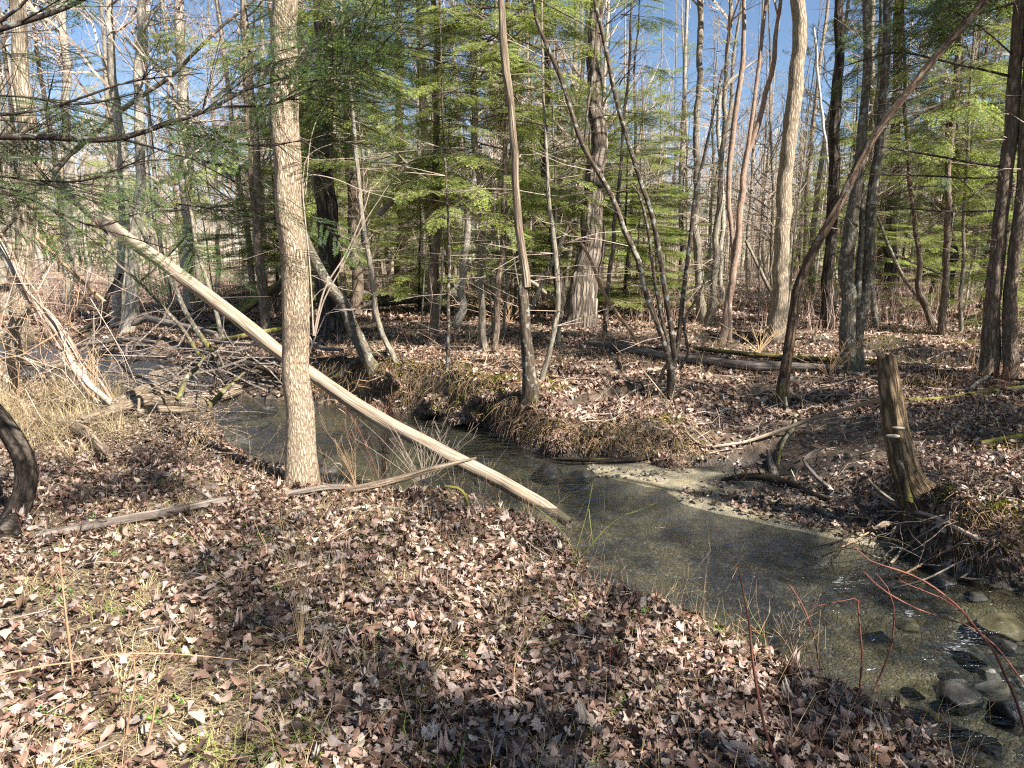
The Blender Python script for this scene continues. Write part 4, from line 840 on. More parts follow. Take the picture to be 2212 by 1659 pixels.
for lab, bk, pts, wd, lf in (
 ('long fallen log with pale left end lying on the far bank behind the dark clump', 'log', [(1267,752),(1327,758),(1397,775),(1450,785),(1527,794),(1610,804),(1700,808),(1806,812)], [12,15,17,18,19,20,21,18], .06),
 ('yellow-mossed fallen log behind the long pale one', 'mosslog', [(1503,765),(1577,775),(1677,785),(1740,789),(1820,794),(1900,801)], [9,10,11,12,12,10], .08),
 ('mossy fallen log farther back behind the dark clump', 'mosslog', [(1343,675),(1400,674),(1490,675),(1562,672)], [10,12,12,8], .15),
 ('big grey fallen log behind the knotty hemlock', 'log', [(781,682),(840,676),(907,668),(990,660),(1075,655)], [16,18,18,17,14], .25),
 ('dark log end propped up on the big grey fallen log', 'darklog', [(838,664),(880,648),(928,628),(975,612)], [11,12,11,9], .3),
 ('thin pole half buried in leaves left of the centre', 'twig', [(901,744),(960,748),(1035,754)], [5,6,4], 0),
 ('dead branch lying across the leaves near the centre', 'log', [(1010,755),(1060,758),(1110,762)], [6,7,5], 0),
 ('mossy branch lying at the right behind the broken stump', 'mosslog', [(1950,872),(2043,868),(2126,855),(2230,842)], [9,10,11,11], .02),
 ('dark sunken log left of the broken stump', 'darklog', [(1685,879),(1793,873),(1900,868)], [9,13,12], 0),
 ('pale grey branch at the right edge below the two brown trunks', 'twig', [(2094,846),(2125,825),(2155,812),(2225,796)], [6,8,9,9], .03),
 ('low dark log half sunk in the mud at the stream edge', 'darklog', [(1195,1000),(1290,1003),(1380,1000),(1440,985)], [8,10,10,7], .03),
 ('pale thin branch resting on dark leaves left of the dark clump', 'twig', [(1334,872),(1377,848),(1437,828)], [3,5,4], .03),
 ('dark log lying among leaves at the lower right bank', 'darklog', [(1890,1000),(1990,1008),(2100,1012),(2230,1010)], [7,9,9,8], 0),
 ('brown mossy log beside the right edge', 'mosslog', [(2120,968),(2180,958),(2240,950)], [14,18,18], .02),
 ('grey fallen trunk lying far off at the right', 'palegrey', [(2038,592),(2080,602),(2140,620),(2200,628)], [16,18,18,16], .5),
 ('dark mossy log heap timber in the shade at right', 'darkmoss', [(1880,592),(1935,602),(1993,605),(2050,594)], [12,16,17,14], .6),
 ('pale dead log lying far off left of the pale trunk', 'drift', [(500,665),(545,655),(598,648)], [9,12,10], .3),
 ('stick lying in the wet hollow at right', 'darklog', [(2010,802),(2040,820),(2075,838)], [5,6,4], .05)):
    log('fallen_log', lab, 'log', bk, pts, wd, None, lf, group=FG)
for lab, pts, wd, Ys in (('arched dead root behind the bleached snag', [(1120,625),(1135,606),(1158,616),(1192,646)], [6,8,9,8], 17.),
 ('thin dead pole slanting down right through the hemlocks at right', [(1896,470),(1943,584),(1983,641),(2022,698)], [6,8,9,9], 17.),
 ('pale dead pole leaning left at the far right', [(1924,546),(1980,570),(2040,594)], [5,6,6], 19.),
 ('dead mossy pole slanting behind the pinkish trees', [(1612,520),(1650,600),(1672,650)], [6,8,9], 20.),
 ('dead limb slanting up left of the big oak', [(1090,470),(1150,420),(1230,372)], [5,6,6], 15.),
 ('broken sunlit limb slanting up right behind the curved mossy tree', [(815,465),(860,420),(905,392)], [13,14,12], 13.),
 ('dead pole leaning left behind the bleached snag', [(1232,478),(1195,560),(1160,640),(1130,700)], [7,9,10,11], 15.),
 ('arched dead limb by the knotty hemlock', [(1110,430),(1070,500),(1020,570),(985,620),(968,640)], [4,5,6,6,5], 12.)):
    log('dead_branch', lab, 'branch', 'grey', pts, wd, Ys, group='dead limbs caught among the trees')
log('vine_pole', 'long pale curved pole hanging in an arc above the dark right bank', 'branch', 'wood', [(1385,795),(1407,821),(1450,877),(1483,934),(1510,957),(1537,964),(1610,954),(1710,921),(1780,897),(1905,862)], [2.5,3,4,5,5.5,6,7,8,9,9], [8.0,8.0,7.9,7.7,7.55,7.5,7.3,7.0,6.8,6.3], wob=.1, rough=.04)
log('branch', 'lichen-spotted crooked branch dangling below the leaning peeling trunk', 'branch', 'palegrey', [(1697,858),(1702,885),(1718,903),(1710,927),(1692,955),(1680,1003)], [4,6,7,8,7,6], [7.9,7.8,7.6,7.4,7.3,7.1], wob=.2)
log('driftwood', 'broken upright driftwood stub standing on the mud bar', 'driftwood', 'log', [(1658,975),(1662,1000),(1672,1036)], [6,14,18], [7.2,7.2,7.15], rough=.2, jag=1.5)
log('driftwood', 'dark driftwood log lying along the edge of the sand bar', 'driftwood', 'darklog', [(1560,1046),(1600,1040),(1658,1043),(1701,1056),(1785,1090)], [6,13,16,15,10], None, .03, rough=.18, stubs=5)
log('branch', 'crooked tan branch curling on the mud left of the broken stump', 'branch', 'log', [(1782,966),(1755,978),(1736,994),(1750,1015),(1768,1035),(1790,1052)], [6,7,8,9,10,10], [6.3,6.3,6.25,6.2,6.1,6.0])
# the broken stump with shelf fungus
sb = hit(1992, 1086); Ys_ = sb[1]; st = empty('broken_stump', sb, 'broken leaning tree stump with shelf fungi on the right bank', 'stump')
w3 = [P(u, v, Ys_) for u, v in [(1915,775),(1926,860),(1936,930),(1950,1000),(1966,1045),(1992,1092)]][::-1]; wd = [35,46,50,54,58,80][::-1]
rr = [pxr(a, q) for a, q in zip(wd, w3)]; w3 = [w3[0]-np.array([-.05, 0, .25])]+w3; rr = [rr[0]*1.1]+rr
mb = MB(); pth, prr = tube(mb, w3, rr, 26, .035, .10, .12, flare=.25, jag=.35); mb.build('trunk', bark('stump_bark', (.42, .32, .20), (.15, .105, .065), (26, 26, 5), .85, moss=.10, bump=1, bumpd=.02), st, off=sb)
for u, v, wpx in ((1948, 927, 28), (1936, 945, 30)):
    c = P(u, v, Ys_-.115); R_ = pxr(wpx, c); mb = MB(); th = np.linspace(0, np.pi, 15)[:, None]; rings = []
    for f, zz in ((1., 0), (.96, .35), (.6, .6), (0, .7), (.0, -.5), (.9, -.25)): rings.append(np.concatenate([-np.cos(th)*R_*f, -np.sin(th)*R_*.9*f+.05, np.full_like(th, zz*R_*.42)], 1)+c)
    seq = [4, 5, 0, 1, 2, 3]; V = np.concatenate([rings[k] for k in seq]); i = np.arange(5)[:, None]*15+np.arange(14)[None]; mb.add(V, np.stack([i, i+1, i+16, i+15], -1).reshape(-1, 4))
    mb.build('shelf_fungus', rock_mat('fungus_skin', (.28, .23, .16), (.58, .50, .38), .7), st, off=sb)
log('dead_stub', '', '', 'darkmoss', [(1944,1000),(1950,1035),(1958,1075)], [10,18,22], [Ys_-.1]*3, parent=st)
# tangle of pale sticks under the stump
KG = 'sticks tangled below the broken stump'
for lab, bk, pts, wd, Ys in (
 ('long grey branch sloping from the stump foot to the right edge', 'twig', [(1886,1064),(1949,1097),(2016,1116),(2091,1153),(2160,1185),(2230,1208)], [5,8,9,10,11,12], [5.3,5.2,5.0,4.8,4.6,4.5]),
 ('long thin dark twig reaching left over the water', 'darktwig', [(1951,1097),(1910,1115),(1866,1138),(1820,1165),(1772,1180),(1720,1188),(1672,1186)], [5,5,4,4,3,2,1.5], [5.2,5.15,5.1,5.0,5.0,5.0,5.0]),
 ('second thin brown twig reaching left, just below the first', 'tancane', [(1945,1105),(1900,1135),(1850,1165),(1800,1190),(1765,1200)], [4,4,3,3,2], [5.15,5.05,4.95,4.9,4.9]),
 ('pale forked stick propped low in front of the mossy mound', 'drift', [(2066,1109),(2020,1140),(1979,1165),(1950,1190),(1925,1216)], [6,7,8,7,5], [4.75,4.7,4.7,4.7,4.7]),
 ('short white stick standing up against the stump foot', 'drift', [(1920,1030),(1930,1060),(1942,1095)], [5,7,8], [5.1,5.1,5.1]),
 ('white chunk of broken driftwood hanging over the bank', 'drift', [(1890,1142),(1910,1132),(1940,1136)], [8,16,10], [4.95,4.95,5.0]),
 ('second white driftwood chunk pointing down at the water', 'drift', [(1922,1175),(1930,1150),(1948,1135)], [6,14,12], [4.85,4.85,4.9]),
 ('dark straight stick low over the shaded water', 'darklog', [(1925,1250),(1990,1220),(2060,1190),(2120,1170)], [4,6,6,5], [4.6,4.55,4.5,4.5]),
 ('brown stick parallel below the dark straight one', 'tancane', [(1945,1245),(2010,1208),(2090,1165)], [5,6,6], [4.6,4.6,4.6]),
 ('thin grey stick lowest in the tangle', 'twig', [(1930,1270),(2000,1250),(2070,1215),(2110,1200)], [3,4,4,3], [4.45,4.4,4.4,4.4]),
 ('pale curved root hooking down at the water edge', 'drift', [(2100,1215),(2094,1236),(2075,1248),(2130,1252)], [5,6,6,4], [4.45,4.4,4.4,4.4]),
 ('brown branch slanting up left behind the stump foot', 'grey', [(1875,1035),(1900,1062),(1935,1088)], [6,8,8], [5.4,5.35,5.3])):
    log('stick', lab, 'stick', bk, pts, wd, Ys, group=KG, sides=8)
# foreground wood
log('fallen_log', 'grey weathered log half sunk in leaves at the left foreground', 'log', 'log', [(80,1176),(150,1166),(256,1143),(360,1125),(480,1097)], [16,20,21,20,17], None, .035, stubs=1)
log('fallen_branch', 'grey barkless branch lying at the foot of the pale foreground tree', 'branch', 'log', [(614,1068),(660,1060),(705,1053),(738,1052)], [11,14,15,14], [4.72,4.75,4.8,4.82], rough=.05)
log('fallen_branch', 'pale broken branch jutting right over the water edge beside the log', 'branch', 'drift', [(730,1062),(800,1050),(861,1036),(940,1012),(1028,990)], [14,16,16,13,5], [4.84,4.85,4.86,4.9,4.95], rough=.05)
log('fallen_branch', 'lichen-crusted thin branch on the leaves in front of the pale tree', 'branch', 'palegrey', [(735,1113),(790,1108),(844,1109),(904,1122)], [4,5,6,4], None, .03)
log('root', 'dark curved root hooking down at the tip of the near bank', 'root', 'mossbark', [(962,1050),(990,1055),(1006,1070),(1012,1092),(1012,1114)], [5,7,7,6,5], [4.9,4.9,4.85,4.8,4.8])
log('fallen_log', 'dark log end at the left edge of the foreground', 'log', 'darklog', [(-40,1284),(20,1262),(80,1232)], [16,18,10], None, 0)
log('crooked_trunk', 'dark curved trunk bulging in from the left edge', 'trunk', 'dark', [(-70,830),(-30,868),(2,905),(36,960),(54,1010),(48,1070),(26,1118),(8,1165)], [34,36,40,42,44,44,48,60], 4.15, wob=.1, jag=0)
log('cane', 'long thin brown cane sweeping low across the left foreground', 'cane', 'tancane', [(-60,1470),(0,1458),(85,1440),(171,1428),(240,1415),(299,1411),(400,1414),(515,1425)], [4,4,3.5,3.5,3,3,2.5,1.5], [1.9,1.95,2.0,2.1,2.15,2.2,2.25,2.3], wob=.05, jag=0)
# tangle of vines and thin stems over the left side
root = empty('vine_draped_snag', hit(252, 880), 'long pale dead trunk draped in vines slanting down at the left', 'dead tree')
log('trunk', '', '', 'palegrey', [(-60,440),(0,534),(50,625),(118,712),(151,780),(188,827),(222,856),(252,882)], [11,12,13,14,14,13,12,9], [7.6,7.5,7.4,7.3,7.2,7.1,7.05,7.0], parent=root, rough=.12)
for k in range(9):
    o1, o2 = random.uniform(-16, 16), random.uniform(-14, 18); pts = [(u+o1+random.gauss(0, 9), v+o2+random.gauss(0, 9)) for u, v in [(-60,440),(0,534),(50,625),(118,712),(151,780),(200,840),(240,885)]][k//4:]
    log('vine', '', '', 'twig' if k % 2 else 'pinkbark', pts, [random.uniform(3, 7)]*len(pts), [7.55-.09*i+random.gauss(0, .07) for i in range(len(pts))], parent=root, sides=6)
log('leaning_pole', 'thin pole leaning left above the vine-draped snag', 'pole', 'tancane', [(34,484),(80,515),(118,551),(170,602),(224,650)], [6,7,8,8,7], 8.2)
log('leaning_pole', 'thin dark branch crossing the vines at the left edge', 'pole', 'grey', [(0,740),(40,690),(75,620),(110,560)], [5,6,6,4], 7.8)
def tangle(name, n, seed, box, L0, rad, mat, flat=.6):
    r = np.random.default_rng(seed); u0, u1, v0, v1, y0, y1 = box; mb = MB(); y = y0+(y1-y0)*r.random(n)
    D = np.array([P(u0+(u1-u0)*a, v0+(v1-v0)*b, c) for a, b, c in zip(r.random(n), r.random(n), y)]); D[:, 2] = np.maximum(D[:, 2], H(D[:, 0], D[:, 1])+.05)
    d = nrm(r.normal(size=(n, 3))*np.array([1, .6, flat])); L = L0*(.4+.9*r.random(n)); p = D
    for k in range(4):
        q = p+d*(L/4)[:, None]; q[:, 2] = np.maximum(q[:, 2], H(q[:, 0], q[:, 1])+.01); segs(mb, p, q, rad*(1-k*.2), rad*(1-(k+1)*.2)); p = q; d = nrm(d+r.normal(size=(n, 3))*.28+np.array([0, 0, -.05]))
    tag(mb.build(name, M[mat], smooth=False), kind='stuff')
tangle('vine_tangle', 120, 501, (-60, 240, 560, 900, 6.2, 8.6), 1.5, .004, 'twig', .9)
tangle('vine_tangle', 110, 502, (-60, 200, 600, 900, 6.4, 8.2), 1.1, .004, 'tancane', 1.1)
tangle('debris_sticks', 90, 503, (180, 620, 745, 850, 8.4, 11.5), 1.2, .016, 'log', .2); tangle('debris_sticks', 90, 513, (180, 620, 745, 850, 8.4, 11.5), .8, .009, 'darklog', .3)
tangle('debris_sticks', 160, 504, (150, 460, 890, 1000, 5.6, 7.2), .6, .006, 'drift', .25)
tangle('debris_sticks', 60, 505, (1880, 2200, 1110, 1260, 4.4, 5.0), .45, .004, 'log', .3); tangle('debris_sticks', 60, 515, (1880, 2200, 1110, 1260, 4.4, 5.0), .4, .004, 'darklog', .3)
tangle('debris_sticks', 120, 506, (700, 1150, 820, 900, 9.3, 10.2), .5, .006, 'tancane', .5)
tangle('debris_sticks', 130, 507, (1250, 1900, 880, 1010, 6.9, 9.0), .6, .006, 'twig', .3)

# ------------------------------------------------------------------ stones
def rock(u, v, wpx, hpx, mat, lab, name='rock', z=None, cat='rock', dome=.55, grp=None):
    c = hit(u, v+hpx*.4) if z is None else atz(u, v, z); rx = pxr(wpx, c); rz = pxr(hpx, c)*1.15
    bm = bmesh_ico(4); r = np.random.default_rng(int(u*7+v)); n = nrm(bm[0]); s0 = r.random()*50
    d = 1+.30*fbm(n[:, 0]*1.4+s0, n[:, 1]*1.4+n[:, 2]*1.7, int(u), 3)+.12*fbm(n[:, 0]*5+s0, n[:, 1]*5+n[:, 2]*5, int(v), 3)
    P_ = n*d[:, None]; ax = nrm(r.normal(size=(12, 3))*np.array([1, 1, .7])); 
    for a in ax: P_ -= np.maximum(P_@a-r.uniform(.5, .8), 0)[:, None]*a*.93      # flattened faces
    P_ = P_*np.array([rx, rx*(.7+.4*r.random()), rz]); a = r.random()*3; R2 = np.array([[math.cos(a*.4), -math.sin(a*.4), 0], [math.sin(a*.4), math.cos(a*.4), 0], [0, 0, 1]]); mb = MB(); mb.add(P_@R2.T, bm[1])
    o = mb.build(name, M[mat]); o.location = c+np.array([0, 0, rz*(dome-.4)]); tag(o, lab, cat, grp)
    if name == 'earth_mound':
        Q = P_@R2.T; up = Q[:, 2] > -.2*rz
        for part, mt, nn, L_, dr in (('root_fringe', 'brush', 900, .07, -.8), ('moss_cover', 'mossfuzz', 1500, .03, .9), ('leaf_cover', 'leaffar', 160, .05, .2)):
            k = r.choice(np.flatnonzero(up), nn); C = Q[k]*(1+.02*r.random((nn, 1)))
            if part == 'moss_cover': C = C[fbm(C[:, 0]*6+u, C[:, 1]*6+C[:, 2]*6, 3, 3) > .0]
            D = nrm(C)+r.normal(size=C.shape)*.6+np.array([0, 0, dr]); m2 = MB(); diamonds(m2, C, D, r.normal(size=C.shape), L_*(.5+r.random(len(C))), .006 if part == 'root_fringe' else .012 if part == 'moss_cover' else .04, 0); tag(m2.build(part, M[mt], o, smooth=False), kind='stuff')
    return o
_ico = {}
def bmesh_ico(k):
    if k not in _ico:
        import bmesh; b = bmesh.new(); bmesh.ops.create_icosphere(b, subdivisions=k, radius=1); b.verts.ensure_lookup_table()
        _ico[k] = (np.array([v.co[:] for v in b.verts]), np.array([[q.index for q in f.verts] for f in b.faces], np.int32)); b.free()
    return _ico[k]
ZB = WZ-.03
for u, v, a, b, m_, lab in (
 (1186,1018,82,34,'wetrock','dark low boulder in the water left of the gravel'), (1256,1036,84,36,'wetrock','black angular boulder in midstream right of the leaning log'),
 (727,1014,44,24,'tanrock','small stone in the water right of the pale tree'), (705,985,26,14,'wetrock','tiny dark stone in the water behind the pale tree'), (1036,1042,34,16,'wetrock','dark stone just breaking the water left of the leaning log'), (835,1030,30,14,'wetrock','small dark stone in the water behind the twiggy shrub'),
 (846,953,34,14,'wetrock','dark stone under the middle of the leaning log'), (518,946,64,34,'dryrock','pale stone on the left shore beside the pale tree'), (560,1005,30,14,'tanrock','tan stone at the left shore near the pale tree'), (470,985,24,12,'dryrock','small pale stone lying in the leaves on the left shore'),
 (585,884,60,16,'darkrock','dark driftwood-like stone in the riffle left of the pale tree'), (712,1022,70,30,'wetrock','dark wet stones at the foot of the pale tree'),
 (2046,1264,72,44,'wetrock','dark boulder at the foot of the stick tangle'), (2106,1285,50,26,'dryrock','grey stone beside the white water at right'), (2170,1345,110,34,'tanrock','tan slab just under the water at the right edge'), (2180,1285,70,20,'tanrock','yellow-tan stone at the right shore'),
 (2180,1400,90,34,'wetrock','dark submerged boulder at the right edge'), (1960,1345,60,24,'tanrock','pale tan stone under the water in midstream'), (2140,1462,72,26,'dryrock','pale flat stone on top of the dark boulder at right'), (2150,1490,90,30,'dryrock','grey flat stone in front of the pale one at right'),
 (2205,1470,40,26,'dryrock','grey cracked stone at the right edge'), (2065,1512,110,60,'wetrock','large dark wet boulder in the lower right'), (2185,1545,120,100,'wetrock','biggest dark boulder filling the lower right corner'), (1934,1522,56,30,'tanrock','brown stone against the near bank at lower right'),
 (2055,1462,60,16,'wetrock','flat stone under the water left of the pale flat one'), (2130,1610,70,34,'wetrock','dark stone in the water at the very bottom right'), (1750,1400,44,14,'tanrock','dull stone under the water by the near bank'),
 (1325,1013,24,13,'dryrock','small pale stone at the left end of the gravel'), (1345,1003,16,12,'dryrock','little white stone on the gravel edge'), (1295,985,20,10,'dryrock','pale pebble below the mossy hummock'), (1265,1005,30,13,'tanrock','flat tan stone at the left of the gravel bar'), (1290,1025,20,11,'tanrock','tan stone touching the black boulder'), (1375,1022,18,9,'dryrock','pale pebble in the middle of the gravel')):
    M.setdefault('darkrock', M['wetrock'])
    zz = ZB if not (('shore' in lab or 'leaves' in lab) and u < 700) else None
    rock(u, v, a, b, m_, lab, z=zz, grp='stones in and beside the stream', dome=.35 if 'under the water' not in lab else .0)
r_ = np.random.default_rng(77)
for k in range(60):                                              # pebbles of the gravel bar
    u = r_.uniform(1270, 1440); v = 1003+(u-1270)*.10+r_.uniform(0, 24); rock(u, v, r_.uniform(7, 15), r_.uniform(5, 8), random.choice(['dryrock', 'tanrock', 'wetrock']), 'pebble on the gravel bar right of the black boulder', 'pebble', WZ+.01, 'pebble', .4, 'pebbles on the gravel bar')
for u, v, a, b, lab in ((2150,1150,130,84,'big mossy root mound on the right bank beside the water'), (1060,835,80,40,'mossy hummock bulging from the top of the far bank'), (1185,850,70,50,'mossy hummock at the foot of the bleached snag'), (840,812,90,36,'mossy hummock at the foot of the curved leaning tree'), (650*1+25,838,60,30,'dark root hump behind the leaning log'), (1445,985,90,50,'shaggy hummock on the muddy shore below the dark clump'), (835,870,90,40,'mossy boulder set into the undercut bank'), (950,860,100,50,'rooty overhang of the far bank left of the bleached snag'), (1215,945,60,40,'leafy hump at the stream edge right of the bleached snag'),(1010,885,80,34,'dark clod under the rooty overhang')):
    rock(u, v, a, b, 'mossrock', lab, 'earth_mound', cat='mound', dome=.3)

# ------------------------------------------------------------------ canes, brambles, herbs
def cane(name, lab, cat, bk, stems_, Y0, thorns=0, grp=None):
    c = P(*stems_[0][0][-1], Y0) if Y0 else hit(*stems_[0][0][-1]); c = np.array([c[0], c[1], min(c[2], hz(c[0], c[1]))]); mb = MB()
    for pts, wd, *dy in stems_:
        Yb = Y0 or hit(*stems_[0][0][-1])[1]; Ys = [Yb+(dy[0]*(1-i/(len(pts)-1)) if dy else 0) for i in range(len(pts))]
        w3 = [P(u, v, y) for (u, v), y in zip(pts, Ys)]; rr = [max(.0008, pxr(a, q)) for a, q in zip(wd if isinstance(wd, list) else list(np.linspace(wd*.4, wd, len(pts))), w3)]
        p, r = tube(mb, w3[::-1], rr[::-1], 5, .05, .08, .6)
        if thorns:
            k = np.random.default_rng(5).integers(0, len(p), thorns); d = nrm(np.random.default_rng(6).normal(size=(thorns, 3))); segs(mb, p[k], p[k]+d*.012, .0018, .0004)
    o = mb.build(name, M[bk]); o.data.transform(Matrix.Translation(-Vector(c))); o.location = c; tag(o, lab, cat, grp); return o
BG = 'thorny canes along the near bank'
cane('bramble_cane', 'longest red thorny cane arching down the lower right corner', 'cane', 'redcane', [([(1845,1181),(1880,1212),(1941,1232),(2001,1258),(2065,1307),(2113,1363),(2150,1410),(2173,1461),(2195,1510),(2225,1610)], [2,3,4,4,5,5.5,6,6,6,6]), ([(1945,1255),(1985,1272),(2030,1290),(2075,1318)], 3)], 2.6, 50, BG)
cane('bramble_cane', 'red thorny cane arching left below the longest one', 'cane', 'redcane', [([(1868,1236),(1890,1260),(1918,1281),(1978,1314),(2040,1335),(2083,1348),(2150,1395),(2230,1500)], [2,2.5,3,3,3,3,3,3])], 2.7, 40, BG)
cane('bramble_cane', 'upright red thorny cane with a hooked tip at the bank edge', 'cane', 'redcane', [([(1853,1296),(1856,1340),(1862,1412),(1858,1470),(1855,1522)], [3,4,4.5,5,6]), ([(1770,1308),(1810,1300),(1845,1293),(1856,1300)], 3)], 2.75, 30, BG)
cane('bramble_cane', 'reddish cane curving up over the white water from the bank edge', 'cane', 'redcane', [([(1893,1238),(1918,1270),(1931,1307),(1932,1350),(1928,1390),(1910,1440),(1888,1492)], [2,2.5,3,3.5,4,4,4])], 2.75, 25, BG)
cane('bramble_cane', 'thin brown forked cane beside the green stems', 'cane', 'redcane', [([(1707,1264),(1730,1300),(1747,1340),(1762,1390),(1772,1448)], [2,3,3,3.5,4]), ([(1762,1300),(1752,1325),(1748,1345)], 2)], 3.0, 20, BG)
cane('bramble_cane', 'stout reddish stem crossing the leaf bed from the bottom edge up to the water', 'cane', 'redcane', [([(1594,1219),(1608,1290),(1618,1340),(1628,1441),(1654,1578),(1680,1640),(1700,1700)], [3,4,5,6,7,8,8])], 2.0, 20, BG)
cane('bramble_cane', 'orange-red arching cane from the near bank tip down right', 'cane', 'redcane', [([(1287,1210),(1330,1245),(1372,1279),(1419,1330),(1450,1375),(1470,1410)], 3.4)], 3.3, 20, BG)
cane('bramble_cane', 'short upright reddish cane left of the stout reddish stem', 'cane', 'redcane', [([(1372,1253),(1378,1310),(1389,1398),(1398,1500)], 3.4)], 2.7, 16, BG)
cane('bramble_cane', 'little red cane in the leaves at bottom right', 'cane', 'redcane', [([(2036,1535),(2052,1580),(2045,1650)], 3), ([(2100,1600),(2060,1610),(2020,1625)], 3)], 2.25, 12, BG)
cane('fallen_cane', 'pale fallen cane lying over the leaves at the bank edge', 'stem', 'tancane', [([(1722,1445),(1690,1443),(1637,1439),(1552,1450),(1475,1484)], [3,4,4.5,5,5])], 2.75)
cane('green_briar', 'bright green briar stems rising from the tip of the near bank', 'plant', 'greencane', [([(1280,1045),(1272,1090),(1262,1130),(1244,1190),(1235,1215)], 2.6), ([(1390,1098),(1350,1112),(1310,1140),(1275,1180),(1245,1212)], 2.6), ([(1283,1190),(1276,1140),(1272,1100)], 3), ([(1150,1090),(1190,1120),(1225,1165),(1250,1210)], 2), ([(1420,1085),(1385,1102),(1350,1112)], 2)], 3.6)
cane('green_briar', 'thin green stems over the water at the lower right bank', 'plant', 'greencane', [([(1790,1285),(1770,1340),(1745,1380),(1730,1440)], 3.2), ([(1600,1260),(1625,1330),(1650,1370),(1660,1420)], 2.5), ([(1560,1290),(1566,1330),(1570,1380)], 2)], 3.0)
cane('green_briar', 'yellow-green cane slanting up right in the left foreground', 'plant', 'greencane', [([(600,1456),(560,1478),(500,1510),(440,1560),(389,1614)], 4), ], 2.25)
cane('green_briar', 'small zigzag green stem right of the yellow-green cane', 'plant', 'greencane', [([(640,1492),(632,1510),(610,1540),(590,1570),(565,1620)], 3.4), ([(620,1490),(630,1505)], 2.2)], 2.2)
cane('green_briar', 'short pale green stems at the bottom edge of the centre', 'plant', 'greencane', [([(878,1530),(872,1570),(885,1610),(880,1660)], 3), ([(900,1600),(888,1640)], 2.2)], 2.05)
cane('young_shoot', 'brown knobbly shoot standing at the left foreground', 'shoot', 'tancane', [([(128,1180),(132,1230),(140,1300),(150,1380),(158,1450),(163,1512)], [3,4,5,6,6,8]), ([(172,1140),(150,1190),(120,1235),(90,1262)], 4.5), ([(175,1440),(168,1480),(164,1510)], 4)], 2.5)
cane('young_shoot', 'pale knobbly shoot at the bottom left of the foreground', 'shoot', 'tancane', [([(288,1420),(292,1470),(280,1540),(270,1610),(262,1670)], [3,4,5,5,6])], 2.15)
cane('young_shoot', 'pale forked shoot just right of the knobbly one', 'shoot', 'tancane', [([(352,1480),(340,1500),(330,1560),(312,1640),(305,1680)], [3,6,5,6,7]), ([(338,1478),(342,1502)], 4)], 2.1)
def herb(name, lab, cat, bk, u, v, top, n, w0, seed, spread=40, grp=None):
    r = np.random.default_rng(seed); st = []
    for k in range(n):
        du = r.normal()*spread; h = (v-top)*r.uniform(.55, 1); pts = [(u+du*t**1.4+r.normal()*3*t, v-h*t) for t in (1, .8, .6, .4, .2, 0)]; st.append((pts, w0*r.uniform(.7, 1)))
        for _ in range(4):
            t = r.uniform(.35, .95); b = (u+du*t**1.4, v-h*t); s = r.choice([-1, 1]); L = h*r.uniform(.1, .28); st.append(([(b[0]+s*L*.45, b[1]-L), (b[0]+s*L*.25, b[1]-L*.5), b], w0*.5))
    return cane(name, lab, cat, bk, st, None, 0, grp)
herb('dry_weed', 'tall pale dry weed with many fine stalks left of centre foreground', 'weed', 'strawstem', 650, 1412, 1040, 11, 1.5, 601, 38)
herb('twiggy_shrub', 'small red-stemmed shrub growing beside the fallen grey branch', 'shrub', 'redcane', 825, 1062, 850, 13, 1.4, 602, 60)
herb('twiggy_shrub', 'grey wispy shrub overhanging the water right of the red-stemmed one', 'shrub', 'twig', 915, 1070, 900, 20, 1.2, 603, 75)
herb('twiggy_shrub', 'brown wispy shoots in front of the leaning log', 'shrub', 'tancane', 770, 1062, 900, 9, 1.2, 604, 50)
herb('dry_weed', 'thin dry weeds at the lower right bank edge', 'weed', 'strawstem', 1700, 1440, 1290, 9, 1.2, 605, 60)
herb('dry_weed', 'dry stalks on the left bank by the driftwood', 'weed', 'strawstem', 200, 900, 720, 10, 1.5, 606, 50)
herb('dry_weed', 'fine weeds on the left shore beside the water', 'weed', 'strawstem', 420, 1010, 880, 8, 1.2, 607, 50)
herb('twiggy_shrub', 'bare little bush between the big oak and the pole to its right', 'shrub', 'tancane', 1100, 700, 620, 12, 2, 608, 60)
herb('twiggy_shrub', 'bare bush with pale arching twigs at the foot of the three-stemmed tree', 'shrub', 'tancane', 1790, 815, 720, 12, 2, 609, 70)
herb('twiggy_shrub', 'red-brown twigs standing near the right edge', 'shrub', 'redcane', 2170, 850, 760, 8, 2, 610, 30)
herb('dry_weed', 'dry stalks standing in the hollow left of the bright flaky trunk', 'weed', 'strawstem', 1640, 765, 690, 12, 2, 611, 60)

